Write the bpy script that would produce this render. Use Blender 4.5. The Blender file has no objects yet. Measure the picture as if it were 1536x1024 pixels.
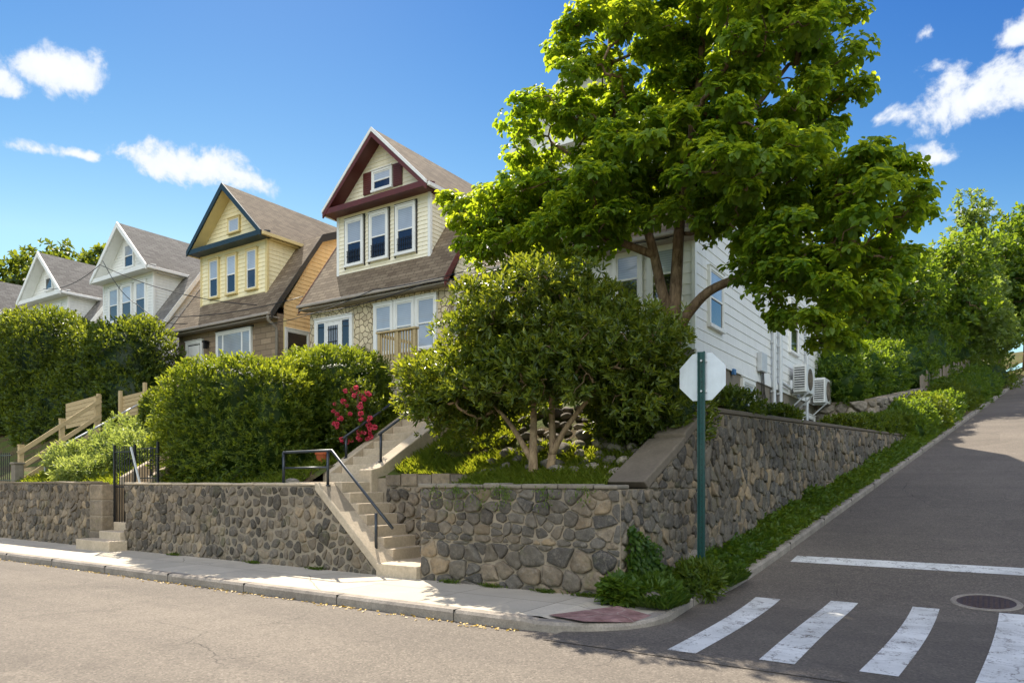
import bpy, math, random
import numpy as np
from mathutils import Vector
R = math.radians
rnd = random.Random(7)
scene = bpy.context.scene
COL = scene.collection

# ------------------------------------------------------------------ helpers
def lin(h):
    h = h.lstrip('#')
    out = []
    for i in (0, 2, 4):
        c = int(h[i:i+2], 16)/255
        out.append(c/12.92 if c <= .04045 else ((c+.055)/1.055)**2.4)
    return (out[0], out[1], out[2], 1)

def tag(o, label=None, cat=None, group=None, kind=None):
    if label: o['label'] = label
    if cat: o['category'] = cat
    if group: o['group'] = group
    if kind: o['kind'] = kind
    return o

def empty(name, loc, label=None, cat=None, group=None):
    o = bpy.data.objects.new(name, None)
    COL.objects.link(o)
    o.location = loc
    o.empty_display_size = .2
    return tag(o, label, cat, group)

def origin_of(p):
    v = Vector((0, 0, 0))
    while p is not None:
        v += p.location
        p = p.parent
    return v

def copy_tree(o, loc=None, rotz=None, label=None, parent=None, scale=None):
    c = o.copy()
    COL.objects.link(c)
    c.parent = parent
    if loc is not None: c.location = loc
    if rotz is not None: c.rotation_euler = (0, 0, rotz)
    if scale is not None: c.scale = scale
    if label: c['label'] = label
    for ch in list(o.children):
        copy_tree(ch, parent=c)
    return c

class MB:
    """collects polygons in world coordinates; build() links them as one mesh object"""
    def __init__(s):
        s.v = []; s.f = []; s.t = []
    def poly(s, pts, t=.5):
        n = len(s.v)
        s.v += [tuple(p) for p in pts]
        s.f.append(list(range(n, n+len(pts)))); s.t.append(t)
    def raw(s, pts, faces, t=.5):
        n = len(s.v)
        s.v += [tuple(p) for p in pts]
        for f in faces:
            s.f.append([n+i for i in f]); s.t.append(t)
    def frame(s, O, U, V, W, u0, u1, v0, v1, w0, w1, t=.5):
        P = []
        for w in (w0, w1):
            for (u, v) in ((u0, v0), (u1, v0), (u1, v1), (u0, v1)):
                P.append(tuple(O[i]+U[i]*u+V[i]*v+W[i]*w for i in range(3)))
        s.raw(P, [(0, 3, 2, 1), (4, 5, 6, 7), (0, 1, 5, 4), (1, 2, 6, 5), (2, 3, 7, 6), (3, 0, 4, 7)], t)
    def box(s, x0, x1, y0, y1, z0, z1, t=.5):
        s.frame((0, 0, 0), (1, 0, 0), (0, 1, 0), (0, 0, 1), x0, x1, y0, y1, z0, z1, t)
    def extrude(s, pts, d, t=.5):
        n = len(pts)
        q = [tuple(p[i]+d[i] for i in range(3)) for p in pts]
        s.raw(list(pts)+q, [tuple(range(n))[::-1], tuple(range(n, 2*n))] +
              [(i, (i+1) % n, n+(i+1) % n, n+i) for i in range(n)], t)
    def bar(s, a, b, w, h, t=.5):
        a = Vector(a); b = Vector(b); d = (b-a).normalized()
        up = Vector((0, 0, 1)) if abs(d.z) < .95 else Vector((0, 1, 0))
        x = d.cross(up).normalized(); y = x.cross(d).normalized()
        s.frame(a, x, y, d, -w/2, w/2, -h/2, h/2, 0, (b-a).length, t)
    def tube(s, pts, rad, n=8, t=.5, cap=True):
        pts = [Vector(p) for p in pts]
        if not hasattr(rad, '__len__'): rad = [rad]*len(pts)
        rings = []
        x = None
        for i, p in enumerate(pts):
            d = (pts[min(i+1, len(pts)-1)]-pts[max(i-1, 0)])
            d = d.normalized() if d.length > 1e-9 else Vector((0, 0, 1))
            if x is None:
                a = Vector((0, 0, 1)) if abs(d.z) < .9 else Vector((1, 0, 0))
                x = d.cross(a).normalized()
            else:
                x = (x-d*x.dot(d))
                x = x.normalized() if x.length > 1e-6 else d.orthogonal().normalized()
            y = d.cross(x)
            rings.append([p+(x*math.cos(2*math.pi*k/n)+y*math.sin(2*math.pi*k/n))*rad[i] for k in range(n)])
        P = [q for r in rings for q in r]
        F = []
        for i in range(len(pts)-1):
            for k in range(n):
                F.append((i*n+k, i*n+(k+1) % n, (i+1)*n+(k+1) % n, (i+1)*n+k))
        if cap:
            F.append(tuple(range(n))[::-1]); F.append(tuple(range((len(pts)-1)*n, len(pts)*n)))
        s.raw(P, F, t)
    def build(s, name, mat, parent=None, smooth=False, bevel=0, uv=True):
        O = origin_of(parent)
        me = bpy.data.meshes.new(name)
        V = np.array(s.v, dtype=np.float64)
        if O.length > 0: V = V-np.array(O)
        me.from_pydata([tuple(p) for p in V], [], s.f)
        me.validate()
        if uv and len(me.polygons) == len(s.f):
            L = me.uv_layers.new(name='UVMap')
            dat = np.zeros(len(me.loops)*2)
            for p in me.polygons:
                n = p.normal
                if abs(n.z) > .98: U, W = Vector((1, 0, 0)), Vector((0, 1, 0))
                else:
                    U = Vector((0, 0, 1)).cross(n).normalized(); W = n.cross(U)
                for li in p.loop_indices:
                    q = Vector(V[me.loops[li].vertex_index])+O
                    dat[2*li] = q.dot(U); dat[2*li+1] = q.dot(W)
            L.data.foreach_set('uv', dat)
            a = me.attributes.new('tint', 'FLOAT', 'FACE')
            a.data.foreach_set('value', np.array(s.t, dtype=np.float32))
        if smooth:
            me.polygons.foreach_set('use_smooth', [True]*len(me.polygons))
        me.materials.append(mat)
        o = bpy.data.objects.new(name, me)
        COL.objects.link(o)
        if parent: o.parent = parent
        if bevel:
            m = o.modifiers.new('bevel', 'BEVEL'); m.width = bevel; m.segments = 2
            m.limit_method = 'ANGLE'; m.angle_limit = R(40)
        return o

# ------------------------------------------------------------------ materials
class NT:
    def __init__(s, name):
        s.m = bpy.data.materials.new(name); s.m.use_nodes = True
        s.t = s.m.node_tree
        s.b = s.t.nodes['Principled BSDF']; s.out = s.t.nodes['Material Output']
    def n(s, typ, **kw):
        x = s.t.nodes.new(typ)
        for k, v in kw.items():
            if hasattr(x, k): setattr(x, k, v)
            else: x.inputs[k].default_value = v
        return x
    def l(s, a, b): s.t.links.new(a, b)
    def coord(s, which='Object'):
        return s.n('ShaderNodeTexCoord').outputs[which]
    def noise(s, co, scale, detail=4, rough=.6, dist=0):
        x = s.n('ShaderNodeTexNoise'); x.inputs['Scale'].default_value = scale
        x.inputs['Detail'].default_value = detail; x.inputs['Roughness'].default_value = rough
        x.inputs['Distortion'].default_value = dist
        s.l(co, x.inputs['Vector']); return x.outputs['Fac']
    def ramp(s, fac, stops, interp='LINEAR'):
        x = s.n('ShaderNodeValToRGB'); e = x.color_ramp.elements; x.color_ramp.interpolation = interp
        while len(e) < len(stops): e.new(.5)
        for i, (p, c) in enumerate(stops):
            e[i].position = p
            e[i].color = c if hasattr(c, '__len__') else (c, c, c, 1)
        s.l(fac, x.inputs['Fac']); return x.outputs['Color']
    def mix(s, fac, a, b, blend='MIX'):
        x = s.n('ShaderNodeMix'); x.data_type = 'RGBA'; x.blend_type = blend
        for i, v in ((0, fac), (6, a), (7, b)):
            if hasattr(v, 'links') or hasattr(v, 'is_linked'): s.l(v, x.inputs[i])
            else: x.inputs[i].default_value = v
        return x.outputs[2]
    def math(s, op, a, b=0.0, clamp=False):
        x = s.n('ShaderNodeMath'); x.operation = op; x.use_clamp = clamp
        for i, v in ((0, a), (1, b)):
            if hasattr(v, 'is_linked'): s.l(v, x.inputs[i])
            else: x.inputs[i].default_value = v
        return x.outputs[0]
    def bump(s, h, strength=.3, dist=.02, normal=None):
        x = s.n('ShaderNodeBump'); x.inputs['Strength'].default_value = strength
        x.inputs['Distance'].default_value = dist
        s.l(h, x.inputs['Height'])
        if normal: s.l(normal, x.inputs['Normal'])
        return x.outputs['Normal']
    def fin(s, col=None, rough=.7, normal=None, spec=None, metal=None):
        if col is not None:
            if hasattr(col, 'is_linked'): s.l(col, s.b.inputs['Base Color'])
            else: s.b.inputs['Base Color'].default_value = col
        if hasattr(rough, 'is_linked'): s.l(rough, s.b.inputs['Roughness'])
        else: s.b.inputs['Roughness'].default_value = rough
        if normal is not None: s.l(normal, s.b.inputs['Normal'])
        if spec is not None: s.b.inputs['Specular IOR Level'].default_value = spec
        if metal is not None: s.b.inputs['Metallic'].default_value = metal
        return s.m

def mul(c, k): return (c[0]*k, c[1]*k, c[2]*k, 1)

def m_plain(name, col, rough=.6, var=.15, scale=3, bump=.1, bscale=60, metal=0, spec=.4, grime=0):
    t = NT(name); co = t.coord()
    a = t.noise(co, scale, 5, .65)
    c = t.mix(t.ramp(a, [(.3, 0), (.7, 1)]), mul(col, 1-var), mul(col, 1+var))
    if grime:
        mp = t.n('ShaderNodeMapping'); mp.inputs['Scale'].default_value = (2.5, 2.5, .35)
        t.l(co, mp.inputs['Vector'])
        g = t.ramp(t.noise(mp.outputs['Vector'], 3.5, 6, .7), [(.48, 0), (.72, grime)])
        c = t.mix(g, c, mul((.20, .17, .13, 1), .8))
    nrm = t.bump(t.noise(co, bscale, 3), bump, .004)
    return t.fin(c, rough, nrm, spec, metal)

def m_shingle(name, c1, c2):
    t = NT(name); uv = t.coord('UV')
    b = t.n('ShaderNodeTexBrick'); t.l(uv, b.inputs['Vector'])
    b.inputs['Scale'].default_value = 1; b.inputs['Brick Width'].default_value = .32
    b.inputs['Row Height'].default_value = .15; b.inputs['Mortar Size'].default_value = .012
    b.inputs['Mortar Smooth'].default_value = .2
    b.inputs['Color1'].default_value = (.1, .1, .1, 1); b.inputs['Color2'].default_value = (.9, .9, .9, 1)
    b.inputs['Mortar'].default_value = (.0, .0, .0, 1)
    ob = t.coord()
    big = t.noise(ob, 1.1, 5, .6); gr = t.noise(ob, 90, 2)
    f = t.math('ADD', t.math('MULTIPLY', b.outputs['Color'], .45), t.math('MULTIPLY', big, .6))
    c = t.mix(t.ramp(f, [(.2, 0), (.85, 1)]), c1, c2)
    c = t.mix(t.math('MULTIPLY', b.outputs['Fac'], .45), c, mul(c1, .45))
    c = t.mix(t.ramp(gr, [(.35, .35), (.6, 0)]), c, mul(c1, .6))
    # each course is proud of the one above
    sep = t.n('ShaderNodeSeparateXYZ'); t.l(uv, sep.inputs[0])
    saw = t.math('FRACT', t.math('DIVIDE', sep.outputs[1], .15))
    h = t.math('SUBTRACT', t.math('MULTIPLY', b.outputs['Color'], .3), saw)
    return t.fin(c, .9, t.bump(h, .5, .012), .2)

def m_rubble_face(name, stone, mortar, scale=3.2):
    """random flat stones set in dark raised mortar (facade veneer)"""
    t = NT(name); uv = t.coord('UV')
    wob = t.n('ShaderNodeTexNoise'); wob.inputs['Scale'].default_value = 3; t.l(uv, wob.inputs['Vector'])
    add = t.n('ShaderNodeVectorMath', operation='MULTIPLY_ADD')
    t.l(wob.outputs['Color'], add.inputs[0]); add.inputs[1].default_value = (.14, .14, 0); t.l(uv, add.inputs[2])
    v1 = t.n('ShaderNodeTexVoronoi', feature='DISTANCE_TO_EDGE', voronoi_dimensions='2D'); v1.inputs['Scale'].default_value = scale
    v2 = t.n('ShaderNodeTexVoronoi', feature='F1', voronoi_dimensions='2D'); v2.inputs['Scale'].default_value = scale
    for v in (v1, v2):
        v.inputs['Randomness'].default_value = .85
        t.l(add.outputs[0], v.inputs['Vector'])
    edge = t.ramp(v1.outputs['Distance'], [(.035, 1), (.07, 0)])
    sep = t.n('ShaderNodeSeparateColor'); t.l(v2.outputs['Color'], sep.inputs[0])
    c = t.mix(sep.outputs[0], mul(stone, .72), mul(stone, 1.15))
    c = t.mix(t.ramp(t.noise(uv, 14, 4), [(.35, .35), (.65, 0)]), c, mul(stone, .62))
    c = t.mix(edge, c, mortar)
    h = t.math('ADD', t.ramp(v1.outputs['Distance'], [(.03, 0), (.12, 1)]), t.math('MULTIPLY', t.noise(uv, 25, 4), .35))
    return t.fin(c, .85, t.bump(h, .6, .02), .2)

def m_brickface(name, c1, c2, mort, w=.55, hgt=.2):
    t = NT(name); uv = t.coord('UV')
    b = t.n('ShaderNodeTexBrick'); t.l(uv, b.inputs['Vector'])
    b.inputs['Scale'].default_value = 1; b.inputs['Brick Width'].default_value = w
    b.inputs['Row Height'].default_value = hgt; b.inputs['Mortar Size'].default_value = .012
    b.inputs['Color1'].default_value = c1; b.inputs['Color2'].default_value = c2; b.inputs['Mortar'].default_value = mort
    c = t.mix(t.ramp(t.noise(uv, 9, 5), [(.35, .4), (.65, 0)]), b.outputs['Color'], mul(c1, .6))
    h = t.math('ADD', t.math('MULTIPLY', b.outputs['Fac'], -1), t.math('MULTIPLY', t.noise(uv, 20, 4), .8))
    return t.fin(c, .85, t.bump(h, .6, .02), .2)

def m_stone(name, stops, speck=.35):
    """field stone: the colour of each stone comes from its own 'tint'"""
    t = NT(name); co = t.coord()
    at = t.n('ShaderNodeAttribute', attribute_name='tint')
    c = t.ramp(at.outputs['Fac'], stops)
    n1 = t.noise(co, 7, 6, .7, .6); n2 = t.noise(co, 45, 4, .7)
    c = t.mix(t.ramp(n1, [(.3, .6), (.62, 0)]), c, mul(lin('#3a3835'), 1))
    c = t.mix(t.ramp(t.noise(co, 16, 5, .75, .8), [(.5, 0), (.68, .4)]), c, lin('#a39a8a'))
    c = t.mix(t.ramp(n2, [(.5, 0), (.75, speck)]), c, (.30, .27, .22, 1))
    stain = t.ramp(t.noise(co, .9, 5, .7), [(.42, 0), (.62, .42)])
    c = t.mix(stain, c, mul(lin('#4a4136'), 1))
    moss = t.ramp(t.noise(co, 2.1, 5, .7), [(.57, 0), (.70, .5)])
    c = t.mix(moss, c, (.10, .105, .035, 1))
    h = t.math('ADD', t.math('MULTIPLY', n1, 1.0), t.math('MULTIPLY', n2, .35))
    return t.fin(c, .85, t.bump(h, .9, .03), .25)

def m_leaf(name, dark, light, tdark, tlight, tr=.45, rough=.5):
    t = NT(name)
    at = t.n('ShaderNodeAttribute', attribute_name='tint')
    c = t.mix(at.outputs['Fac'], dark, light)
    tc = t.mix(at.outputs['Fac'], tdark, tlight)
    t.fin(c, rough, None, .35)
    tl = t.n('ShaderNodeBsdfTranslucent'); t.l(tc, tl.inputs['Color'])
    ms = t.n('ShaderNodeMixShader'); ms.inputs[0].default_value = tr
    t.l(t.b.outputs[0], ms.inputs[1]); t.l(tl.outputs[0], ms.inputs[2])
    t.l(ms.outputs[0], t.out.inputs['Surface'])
    return t.m

def m_bark(name, c1, c2):
    t = NT(name); co = t.coord()
    mp = t.n('ShaderNodeMapping'); mp.inputs['Scale'].default_value = (1, 1, .3); t.l(co, mp.inputs['Vector'])
    a = t.noise(mp.outputs['Vector'], 14, 6, .7, .5)
    c = t.mix(t.ramp(a, [(.35, 0), (.65, 1)]), c1, c2)
    c = t.mix(t.ramp(t.noise(co, 4, 4), [(.5, 0), (.7, .4)]), c, mul(c2, 1.5))
    return t.fin(c, .9, t.bump(a, .8, .02), .2)

def m_glass(name, col, rough=.04, spec=.9, slat=0):
    t = NT(name); co = t.coord()
    n = t.noise(co, 1.7, 2)
    t.b.inputs['Coat Weight'].default_value = .6; t.b.inputs['Coat Roughness'].default_value = .02
    oi = t.n('ShaderNodeObjectInfo')
    n = t.math('ADD', t.math('MULTIPLY', n, .5), t.math('MULTIPLY', oi.outputs['Random'], .6))
    c = t.mix(n, mul(col, .55), mul(col, 1.35))
    if slat:
        sz = t.n('ShaderNodeSeparateXYZ'); t.l(co, sz.inputs[0])
        f = t.math('FRACT', t.math('MULTIPLY', sz.outputs[2], 1/slat))
        c = t.mix(t.ramp(f, [(.12, .5), (.3, 0)]), c, mul(col, .35))
    return t.fin(c, rough, t.bump(n, .04, .05), spec)

M = {}
def setup_materials():
    M['concrete'] = m_concrete('concrete', lin('#c0b098'))
    M['grey_concrete'] = m_concrete('grey_concrete', lin('#857d70'))
    M['white_trim'] = m_plain('white_trim', lin('#e4e4e0'), .5, .04, 2, .05, grime=.10)
    M['cream_siding'] = m_plain('cream_siding', lin('#eee6cd'), .55, .05, 1.2, .05, grime=.14)
    M['yellow_siding'] = m_plain('yellow_siding', lin('#efe2b8'), .55, .06, 1.2, .05, grime=.16)
    M['yellow_siding_bounce'] = m_plain('yellow_siding_bounce', lin('#d9b884'), .55, .08, 1.2, .05, grime=.2)  # yellow siding with warm bounce light put into the side wall colour
    M['yellow_trim'] = m_plain('yellow_trim', lin('#d8c48c'), .55, .06, 2, .05, grime=.1)
    M['white_siding'] = m_plain('white_siding', lin('#e2e2de'), .55, .04, 1.0, .05, grime=.13)
    M['beige_siding'] = m_plain('beige_siding', lin('#d8cbb4'), .55, .05, 1.0, .05, grime=.12)
    M['maroon'] = m_plain('maroon_paint', lin('#5a2a26'), .5, .15, 3, .06)
    M['navy'] = m_plain('dark_teal_paint', lin('#1d343f'), .5, .12, 3, .06)
    M['dark_trim'] = m_plain('dark_trim', lin('#33302c'), .6, .15, 3, .06)
    M['brown_roof'] = m_shingle('brown_shingles', lin('#5f5142'), lin('#95856f'))
    M['grey_roof'] = m_shingle('grey_shingles', lin('#5d5955'), lin('#8d8982'))
    M['rubble'] = m_rubble_face('beige_rubble_veneer', lin('#d6c6a6'), lin('#5f5140'), 5.2)
    M['formstone'] = m_brickface('taupe_formstone', lin('#a08c74'), lin('#85735f'), lin('#6d5f50'))
    M['glass_dark'] = m_glass('window_glass_dark', (.012, .014, .017, 1))
    M['glass_blind'] = m_glass('window_glass_blind', lin('#aab4c0'), .08, .6, .055)
    M['weathered'] = m_concrete('weathered_concrete', lin('#6f665a'))
    M['gutter_grey'] = m_plain('gutter_grey', lin('#a0968a'), .5, .1, 3, .05, grime=.2)
    M['iron'] = m_plain('black_iron', lin('#23262a'), .45, .2, 12, .1, metal=.4)
    M['steel'] = m_plain('painted_steel_rail', lin('#3a3f45'), .4, .15, 12, .08, metal=.5)
    M['galv'] = m_plain('galvanised_white', lin('#c5c8ca'), .45, .08, 5, .05, metal=.2)
    M['sign_back'] = m_plain('sign_back_aluminium', lin('#ccd3da'), .35, .07, 5, .03, metal=.25, grime=.12)
    M['sign_red'] = m_plain('sign_red', lin('#a3161c'), .4, .05, 5, .03)
    M['post_green'] = m_plain('post_green_paint', lin('#1f4846'), .4, .2, 8, .06, metal=.3, grime=.25)
    M['wood'] = m_wood('weathered_pine', lin('#bfaa82'), lin('#98835e'))
    M['wood_grey'] = m_wood('grey_weathered_wood', lin('#8c8070'), lin('#655b4e'))
    M['mortar'] = m_concrete('mortar', lin('#968a78'))
    M['mortar_dark'] = m_concrete('grey_mortar', lin('#857966'))
    st = [(.0, lin('#46423c')), (.25, lin('#655d53')), (.5, lin('#7f7364')), (.75, lin('#96866f')), (1, lin('#b09b7d'))]
    M['stone'] = m_stone('field_stone', st)
    st2 = [(.0, lin('#464340')), (.28, lin('#615d57')), (.55, lin('#797165')), (.8, lin('#907e66')), (1, lin('#ab9575'))]
    M['stone_grey'] = m_stone('grey_field_stone', st2)
    M['rock'] = m_stone('loose_rock', [(.0, lin('#7a7468')), (.5, lin('#a0968a')), (1, lin('#c4b8a4'))])
    M['bark'] = m_bark('grey_brown_bark', lin('#4a3a2c'), lin('#8b755c'))
    M['bark_pale'] = m_bark('pale_bark', lin('#6b5844'), lin('#a58e70'))
    M['asphalt'] = m_asphalt()
    M['sidewalk'] = m_sidewalk()
    M['kerb'] = m_kerb()
    M['paint'] = m_roadpaint()
    M['soil'] = m_soil()
    M['iron_cover'] = m_plain('cast_iron', lin('#5a4a42'), .6, .3, 15, .3, 80, metal=.5)
    M['red_tile'] = m_tactile()
    M['ac_white'] = m_plain('appliance_white', lin('#d4d6d4'), .4, .05, 4, .03, grime=.12)
    M['black'] = m_plain('black_plastic', lin('#17181a'), .5, .1, 6, .05)
    M['terracotta'] = m_plain('terracotta', lin('#a3532f'), .8, .15, 8, .2)
    M['petal'] = m_leaf('red_petal', lin('#d63c5a'), lin('#f07a90'), lin('#e64a66'), lin('#f68a9a'), .35)
    # foliage
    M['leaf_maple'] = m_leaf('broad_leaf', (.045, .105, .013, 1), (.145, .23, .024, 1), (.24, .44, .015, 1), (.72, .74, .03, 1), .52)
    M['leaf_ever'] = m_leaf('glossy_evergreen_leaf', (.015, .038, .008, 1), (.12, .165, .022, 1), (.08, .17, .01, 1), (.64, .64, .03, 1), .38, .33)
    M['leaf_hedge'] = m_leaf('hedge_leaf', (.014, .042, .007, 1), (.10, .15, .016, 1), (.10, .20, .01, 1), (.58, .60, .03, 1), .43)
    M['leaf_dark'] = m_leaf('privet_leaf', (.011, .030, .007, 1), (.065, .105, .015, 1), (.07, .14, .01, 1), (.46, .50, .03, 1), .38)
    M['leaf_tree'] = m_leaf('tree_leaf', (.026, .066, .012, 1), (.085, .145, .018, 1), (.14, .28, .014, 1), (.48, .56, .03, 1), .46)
    M['leaf_spruce'] = m_leaf('pale_tree_leaf', (.07, .12, .035, 1), (.14, .19, .055, 1), (.25, .36, .04, 1), (.45, .54, .07, 1), .45)
    M['leaf_weed'] = m_leaf('weed_leaf', (.08, .13, .025, 1), (.23, .27, .09, 1), (.3, .42, .04, 1), (.6, .62, .14, 1), .45)
    M['grass'] = m_leaf('grass_blade', (.08, .13, .014, 1), (.19, .23, .028, 1), (.32, .44, .015, 1), (.65, .64, .04, 1), .48)
    M['cover'] = m_leaf('ground_cover_leaf', (.022, .062, .01, 1), (.10, .16, .018, 1), (.13, .27, .012, 1), (.5, .56, .03, 1), .43)

def m_concrete(name, col):
    t = NT(name); co = t.coord()
    a = t.noise(co, 1.6, 6, .7); b = t.noise(co, 22, 5, .7)
    c = t.mix(t.ramp(a, [(.32, 0), (.68, 1)]), mul(col, .75), mul(col, 1.1))
    c = t.mix(t.ramp(b, [(.38, .4), (.6, 0)]), c, mul(col, .55))
    return t.fin(c, .9, t.bump(t.math('ADD', a, b), .35, .012), .2)

def m_wood(name, c1, c2):
    t = NT(name); co = t.coord()
    mp = t.n('ShaderNodeMapping'); mp.inputs['Scale'].default_value = (2, 2, 14); t.l(co, mp.inputs['Vector'])
    a = t.noise(mp.outputs['Vector'], 3, 6, .7, .4)
    at = t.n('ShaderNodeAttribute', attribute_name='tint')
    c = t.mix(t.ramp(a, [(.35, 0), (.65, 1)]), c1, c2)
    c = t.mix(at.outputs['Fac'], mul(c, .0) if False else c, mul(c1, 1.0))
    return t.fin(c, .8, t.bump(a, .4, .008), .25)

def crack_lines(t, co, scale, width, warp=.5):
    w = t.n('ShaderNodeTexNoise'); w.inputs['Scale'].default_value = scale*2.2; w.inputs['Detail'].default_value = 6
    t.l(co, w.inputs['Vector'])
    ad = t.n('ShaderNodeVectorMath', operation='MULTIPLY_ADD')
    t.l(w.outputs['Color'], ad.inputs[0]); ad.inputs[1].default_value = (warp, warp, 0); t.l(co, ad.inputs[2])
    v = t.n('ShaderNodeTexVoronoi', feature='DISTANCE_TO_EDGE', voronoi_dimensions='2D'); v.inputs['Scale'].default_value = scale
    t.l(ad.outputs[0], v.inputs['Vector'])
    return t.ramp(v.outputs['Distance'], [(0, 1), (width, 0)])

def asphalt_col(t, co):
    big = t.noise(co, .22, 5, .6, .8); mid = t.noise(co, 2.2, 5, .65)
    fine = t.noise(co, 70, 3, .8); agg = t.n('ShaderNodeTexVoronoi', voronoi_dimensions='3D')
    agg.inputs['Scale'].default_value = 55; t.l(co, agg.inputs['Vector'])
    sep = t.n('ShaderNodeSeparateColor'); t.l(agg.outputs['Color'], sep.inputs[0])
    base = lin('#71695f')
    c = t.mix(t.ramp(big, [(.32, 0), (.68, 1)]), mul(base, .78), mul(base, 1.12))
    c = t.mix(t.ramp(mid, [(.35, .35), (.62, 0)]), c, mul(base, .68))
    c = t.mix(t.ramp(sep.outputs[0], [(.55, 0), (1, .55)]), c, mul(base, 1.75))
    c = t.mix(t.ramp(sep.outputs[1], [(.5, 0), (1, .55)]), c, mul(base, .40))
    c = t.mix(t.ramp(fine, [(.3, .3), (.5, 0)]), c, mul(base, .5))
    # resurfaced patches, oil spots and wheel grime
    pv = t.n('ShaderNodeTexVoronoi', voronoi_dimensions='2D', distance='CHEBYCHEV'); pv.inputs['Scale'].default_value = .28; pv.inputs['Randomness'].default_value = .8
    t.l(co, pv.inputs['Vector'])
    ps = t.n('ShaderNodeSeparateColor'); t.l(pv.outputs['Color'], ps.inputs[0])
    c = t.mix(t.ramp(ps.outputs[0], [(.70, 0), (.72, .28)], 'LINEAR'), c, mul(base, .55))
    c = t.mix(t.ramp(t.noise(co, .9, 7, .75, 1.5), [(.56, 0), (.72, .5)]), c, mul(base, .45))
    c = t.mix(t.ramp(t.noise(co, 1.7, 6, .7, .6), [(.60, 0), (.70, .35)]), c, mul(base, 1.5))
    return c, fine, agg.outputs['Distance']

def m_asphalt():
    t = NT('asphalt'); co = t.coord()
    c, fine, agg = asphalt_col(t, co)
    # tyre-worn bands along the main street, oil drips, a few cracks
    mp = t.n('ShaderNodeMapping'); mp.inputs['Scale'].default_value = (.05, 1.1, 1); t.l(co, mp.inputs['Vector'])
    band = t.ramp(t.noise(mp.outputs['Vector'], 1.0, 3), [(.42, 0), (.62, .22)])
    c = t.mix(band, c, lin('#4d4743'))
    gate = t.ramp(t.noise(co, .35, 2), [(.5, 0), (.62, 1)])
    cr = t.math('MULTIPLY', crack_lines(t, co, .42, .004, .8), gate)
    c = t.mix(t.math('MULTIPLY', cr, .6), c, (.02, .019, .018, 1))
    h = t.math('ADD', t.math('MULTIPLY', agg, -.8), fine)
    h = t.math('SUBTRACT', h, t.math('MULTIPLY', cr, 2))
    return t.fin(c, .92, t.bump(h, .55, .01), .25)

def m_roadpaint():
    t = NT('road_paint'); co = t.coord()
    c, fine, agg = asphalt_col(t, co)
    w = t.noise(co, 5, 7, .75); w2 = t.noise(co, 34, 4, .7)
    wear = t.math('ADD', t.math('MULTIPLY', w, .55), t.math('MULTIPLY', w2, .45))
    cr = crack_lines(t, co, 1.3, .012, .35)
    f = t.math('MAXIMUM', t.ramp(wear, [(.53, 0), (.60, 1)]), t.math('MULTIPLY', cr, .7))
    white = t.mix(t.ramp(t.noise(co, 1.5, 4), [(.3, 0), (.7, 1)]), lin('#b9b9b4'), lin('#e3e3de'))
    return t.fin(t.mix(f, white, c), .8, t.bump(fine, .4, .006), .3)

def m_sidewalk():
    t = NT('sidewalk_concrete'); co = t.coord()
    base = lin('#c3b9a6')
    b = t.n('ShaderNodeTexBrick'); t.l(co, b.inputs['Vector'])
    b.offset = 0; b.inputs['Scale'].default_value = 1; b.inputs['Brick Width'].default_value = 1.55
    b.inputs['Row Height'].default_value = 4; b.inputs['Mortar Size'].default_value = .008
    b.inputs['Color1'].default_value = mul(base, .82); b.inputs['Color2'].default_value = mul(base, 1.08)
    b.inputs['Mortar'].default_value = mul(base, .3)
    a = t.noise(co, 1.2, 6, .7, .5); f = t.noise(co, 40, 4, .75)
    c = t.mix(t.ramp(a, [(.4, .38), (.66, 0)]), b.outputs['Color'], mul(base, .58))
    c = t.mix(t.ramp(f, [(.36, .35), (.55, 0)]), c, mul(base, .6))
    gate = t.ramp(t.noise(co, .5, 2), [(.5, 0), (.58, 1)])
    cr = t.math('MULTIPLY', crack_lines(t, co, .6, .006, .3), gate)
    c = t.mix(t.math('MULTIPLY', cr, .8), c, mul(base, .2))
    h = t.math('SUBTRACT', f, t.math('MULTIPLY', t.math('ADD', cr, b.outputs['Fac']), 3))
    return t.fin(c, .9, t.bump(h, .4, .01), .25)

def m_kerb():
    t = NT('kerb_stone'); co = t.coord()
    base = lin('#9a9185')
    a = t.noise(co, 2.4, 6, .7); f = t.noise(co, 38, 4, .75)
    c = t.mix(t.ramp(a, [(.32, 0), (.68, 1)]), mul(base, .6), mul(base, 1.15))
    c = t.mix(t.ramp(f, [(.36, .5), (.55, 0)]), c, mul(base, .45))
    return t.fin(c, .9, t.bump(t.math('ADD', a, f), .6, .015), .2)

def m_soil():
    t = NT('soil_and_moss'); co = t.coord()
    a = t.noise(co, 1.4, 6, .7); b = t.noise(co, 12, 5, .7)
    c = t.mix(t.ramp(b, [(.35, 0), (.65, 1)]), lin('#3f3325'), lin('#6f5d45'))
    c = t.mix(t.ramp(a, [(.42, 0), (.58, .85)]), c, (.075, .11, .02, 1))
    return t.fin(c, .95, t.bump(b, 1, .04), .1)

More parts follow.
